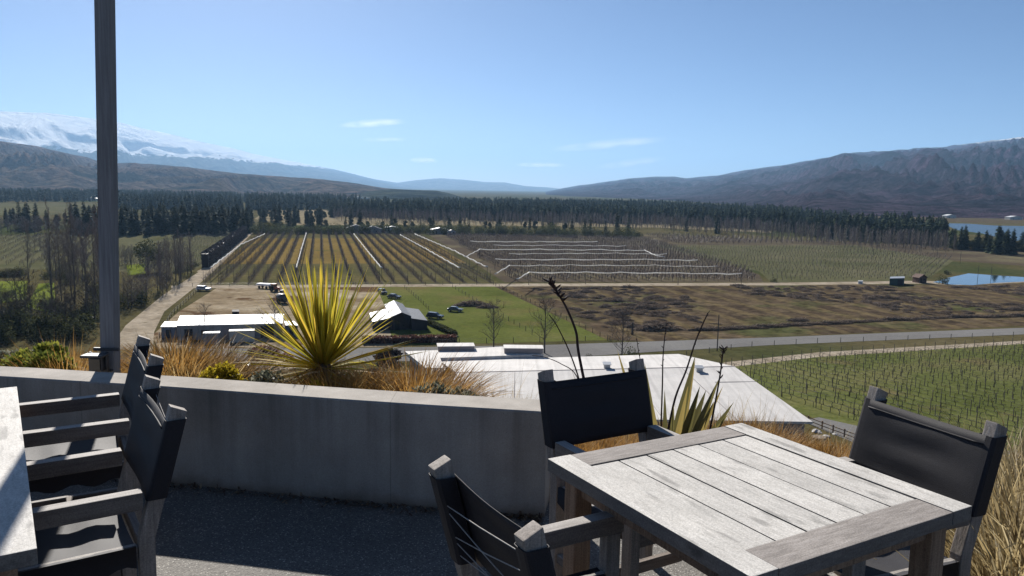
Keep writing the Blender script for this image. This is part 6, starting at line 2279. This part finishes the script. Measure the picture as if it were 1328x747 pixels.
# orange tractor with loader, trailer, and dark machine in the yard
o = V(357, 378)
tr = thing('tractor', o, 'orange tractor with a cab at the back of the dirt yard', 'tractor', None, 1.1)
mb = MB()
mb.box((0, -0.9, 1.15), (0.9, 2.0, 0.75))
mb.box((0, 0.5, 0.9), (1.1, 1.6, 0.5))
mb.build('body', 'orange', tr, bevel=0.06)
mb = MB()
mb.box((0, 0.55, 2.45), (1.5, 1.5, 0.12))
for sx in (-1, 1):
    for y in (-0.1, 1.15):
        mb.bar((sx * 0.62, y, 1.1), (sx * 0.66, y, 2.4), 0.07, 0.07)
cabf = mb.build('cab', 'orange', tr)
mb = MB()
mb.box((0, 0.52, 1.8), (1.2, 1.2, 1.1))
mb.build('cab_glass', 'glass_dark', cabf)
for sx in (-1, 1):
    for y, r in ((0.75, 0.8), (-1.5, 0.5)):
        inst('wheel', WH, (sx * 0.85, y, r), parent=tr, scale=(1.6, r / 0.33, r / 0.33))
    mb = MB()
    mb.bar((sx * 0.5, -0.4, 1.5), (sx * 0.5, -2.9, 0.5), 0.1, 0.16)
    mb.build('loader_arm', 'orange', tr)
mb = MB()
mb.box((0, -3.1, 0.45), (1.8, 0.6, 0.6))
mb.build('bucket', 'metal_dark', tr)
o = V(343, 374)
tl = thing('farm_trailer', o, 'pale flat trailer standing left of the orange tractor', 'trailer', None, 1.25)
mb = MB()
mb.box((0, 0, 1.15), (2.2, 5.2, 0.22))
mb.box((0, 0, 1.45), (2.0, 4.8, 0.4))
mb.build('bed', 'car_white', tl)
for sx in (-1, 1):
    for y in (-1.4, 1.4):
        inst('wheel', WH, (sx * 0.9, y, 0.45), parent=tl, scale=1.35)
mb = MB()
mb.bar((0, 2.6, 1.0), (0, 4.2, 0.6), 0.12, 0.12)
mb.build('drawbar', 'metal_dark', tl)
o = V(366, 393)
sp_ = thing('spray_machine', o, 'round dark tank machine on big wheels in front of the orange tractor', 'machine', None, 0.8)
mb = MB()
mb.tube([(0, -1.7, 1.6), (0, -1.5, 1.6), (0, 1.5, 1.6), (0, 1.7, 1.6)], [0.7, 1.15, 1.15, 0.7], 16)
mb.build('tank', 'metal_dark', sp_, smooth=True)
mb = MB()
mb.box((0, 0.2, 0.55), (1.3, 4.2, 0.25))
mb.build('chassis', 'metal_dark', sp_)
for sx in (-1, 1):
    inst('wheel', WH, (sx * 1.05, 0.4, 0.75), parent=sp_, scale=(1.6, 2.27, 2.27))
mb = MB()
mb.tube([(0, 1.75, 1.5), (0, 2.3, 1.5)], [0.85, 0.9], 14)
mb.build('fan', 'orange', sp_)

# ------------------------------------------------------------------ fences and poles
fpost = MB()
fpost.tube([(0, 0, -0.2), (0, 0, 1.2)], 0.07, 5)
fpost = fpost.mesh('post', 'post')
rail_post = MB()
rail_post.box((0, 0, 0.5), (0.16, 0.16, 1.4))
rail_post = rail_post.mesh('post', 'wood_leg', bevel=0.01)


def fence(pts, spacing, label, rails=False, h=1.2):
    q = [V(x, y) for x, y in pts]
    r_ = thing('post_fence', q[0], label, 'fence')
    o = q[0]
    for i in range(len(q) - 1):
        L = (q[i + 1] - q[i]).length
        n = max(1, round(L / spacing))
        for k in range(n + (i == len(q) - 2)):
            s = q[i].lerp(q[i + 1], k / n) - o
            inst('post', rail_post if rails else fpost, (s.x, s.y, random.uniform(-.04, .04)), rotz=math.atan2((q[i + 1] - q[i]).y, (q[i + 1] - q[i]).x), scale=(1, 1, h / 1.2), parent=r_)
    for z in ((0.45, 0.95) if rails else (0.35, 0.65, 0.95, 1.12)):
        mb = MB()
        for i in range(len(q) - 1):
            a, b = q[i] - o, q[i + 1] - o
            if rails:
                mb.bar(a + Vector((0, -0.1, z)), b + Vector((0, -0.1, z)), 0.05, 0.12)
            else:
                mb.tube([a + Vector((0, 0, z)), b + Vector((0, 0, z))], 0.008, 3, cap=False)
        mb.build('rail' if rails else 'wire', 'wood_leg' if rails else 'wire', r_)
    return r_


fence([(1048, 549), (1066, 556), (1110, 572), (1140, 582)], 2.4, 'dark post and rail fence beside the winery corner and its track', True)
fence([(225, 371.5), (484, 370), (640, 369)], 6, 'wire fence along the front of the golden orchard and the farm track')
fence([(643, 371), (720, 408), (788, 441.5)], 4.5, 'wire fence between the green paddock and the cleared field')
fence([(587, 373), (640, 405), (690, 434)], 5, 'wire fence running slantwise through the middle of the green paddock')
fence([(525, 374), (546, 392), (556, 402)], 5, 'short wire fence behind the barn in the paddock')
fence([(560, 446.5), (700, 443.5), (788, 441.5)], 6, 'wire fence along the lower edge of the green paddock by the road')
fence([(890, 462), (975, 449.5), (1060, 445), (1340, 435.5)], 6, 'wire fence along the near side of the road above the vineyard')
fence([(204, 443), (222, 410), (262, 372)], 5, 'wire fence along the right side of the gravel track')
fence([(-30, 412), (20, 408), (70, 404), (130, 396)], 5, 'wire fence across the bottom of the lawn at the far left')


def pole_thing(px, py, top, label, name='utility_pole', arm=True, r=0.12):
    b = V(px, py)
    z = PY(px, top, b.y).z - ZV
    r_ = thing(name, b, label, 'pole')
    mb = MB()
    mb.tube([(0, 0, -0.3), (0, 0, z)], [r, r * 0.7], 8)
    mb.build('shaft', 'bark', r_)
    if arm:
        mb = MB()
        mb.bar((-0.9, 0, z - 0.4), (0.9, 0, z - 0.4), 0.1, 0.12)
        mb.build('crossarm', 'bark', r_)
        for x in (-0.8, 0, 0.8):
            mb = MB()
            mb.tube([(x, 0, z - 0.34), (x, 0, z - 0.12)], [0.06, 0.04], 6)
            mb.build('insulator', 'glass_dark', r_)
    return r_


pole_thing(930, 455, 408, 'thin dark utility pole beside the road above the white roof', arm=False, r=0.13)
pole_thing(820, 434, 418, 'short pale post beside the brush heap at the road', 'short_post', False, 0.3)
gp = 'tall net posts near the pond'
for px, b_, t_ in ((1174, 328, 309), (1194, 331, 311), (1215, 336, 314), (1245, 342, 326), (1156, 347, 326), (1132, 338, 322), (1268, 360, 344), (1285, 361, 346)):
    b = V(px, b_)
    r_ = thing('tall_post', b, 'tall thin post standing in the fields round the pond', 'post', gp)
    mb = MB()
    mb.tube([(0, 0, -0.3), (0, 0, PY(px, t_, b.y).z - ZV)], 0.09, 5)
    mb.build('shaft', 'post', r_)
for px, py, s, lab in ((1059, 560, 0.9, 'pale broken rock beside the winery corner'), (1072, 566, 0.7, 'smaller pale rock right of the broken one'), (1083, 563, 0.5, 'smallest pale rock against the rail fence')):
    bm = bmesh.new()
    bmesh.ops.create_icosphere(bm, subdivisions=2, radius=s)
    for v in bm.verts:
        v.co *= 0.75 + 0.5 * noise.noise(v.co * 1.3 + Vector((px, 0, 0)))
        v.co.z *= 0.55
    me = bpy.data.meshes.new('rock')
    bm.to_mesh(me)
    bm.free()
    me.materials.append(M['rock'])
    inst('rock', me, V(px, py), lab, 'rock')
mb = MB()
mb.tube([(0, 0, -0.2), (0, 0, 0.25), (0, 0, 0.3)], [1.0, 1.0, 0.9], 20)
tag(mb.build('concrete_lid', 'concrete', loc=V(1062, 569)), 'round pale concrete lid lying near the winery corner', 'lid')
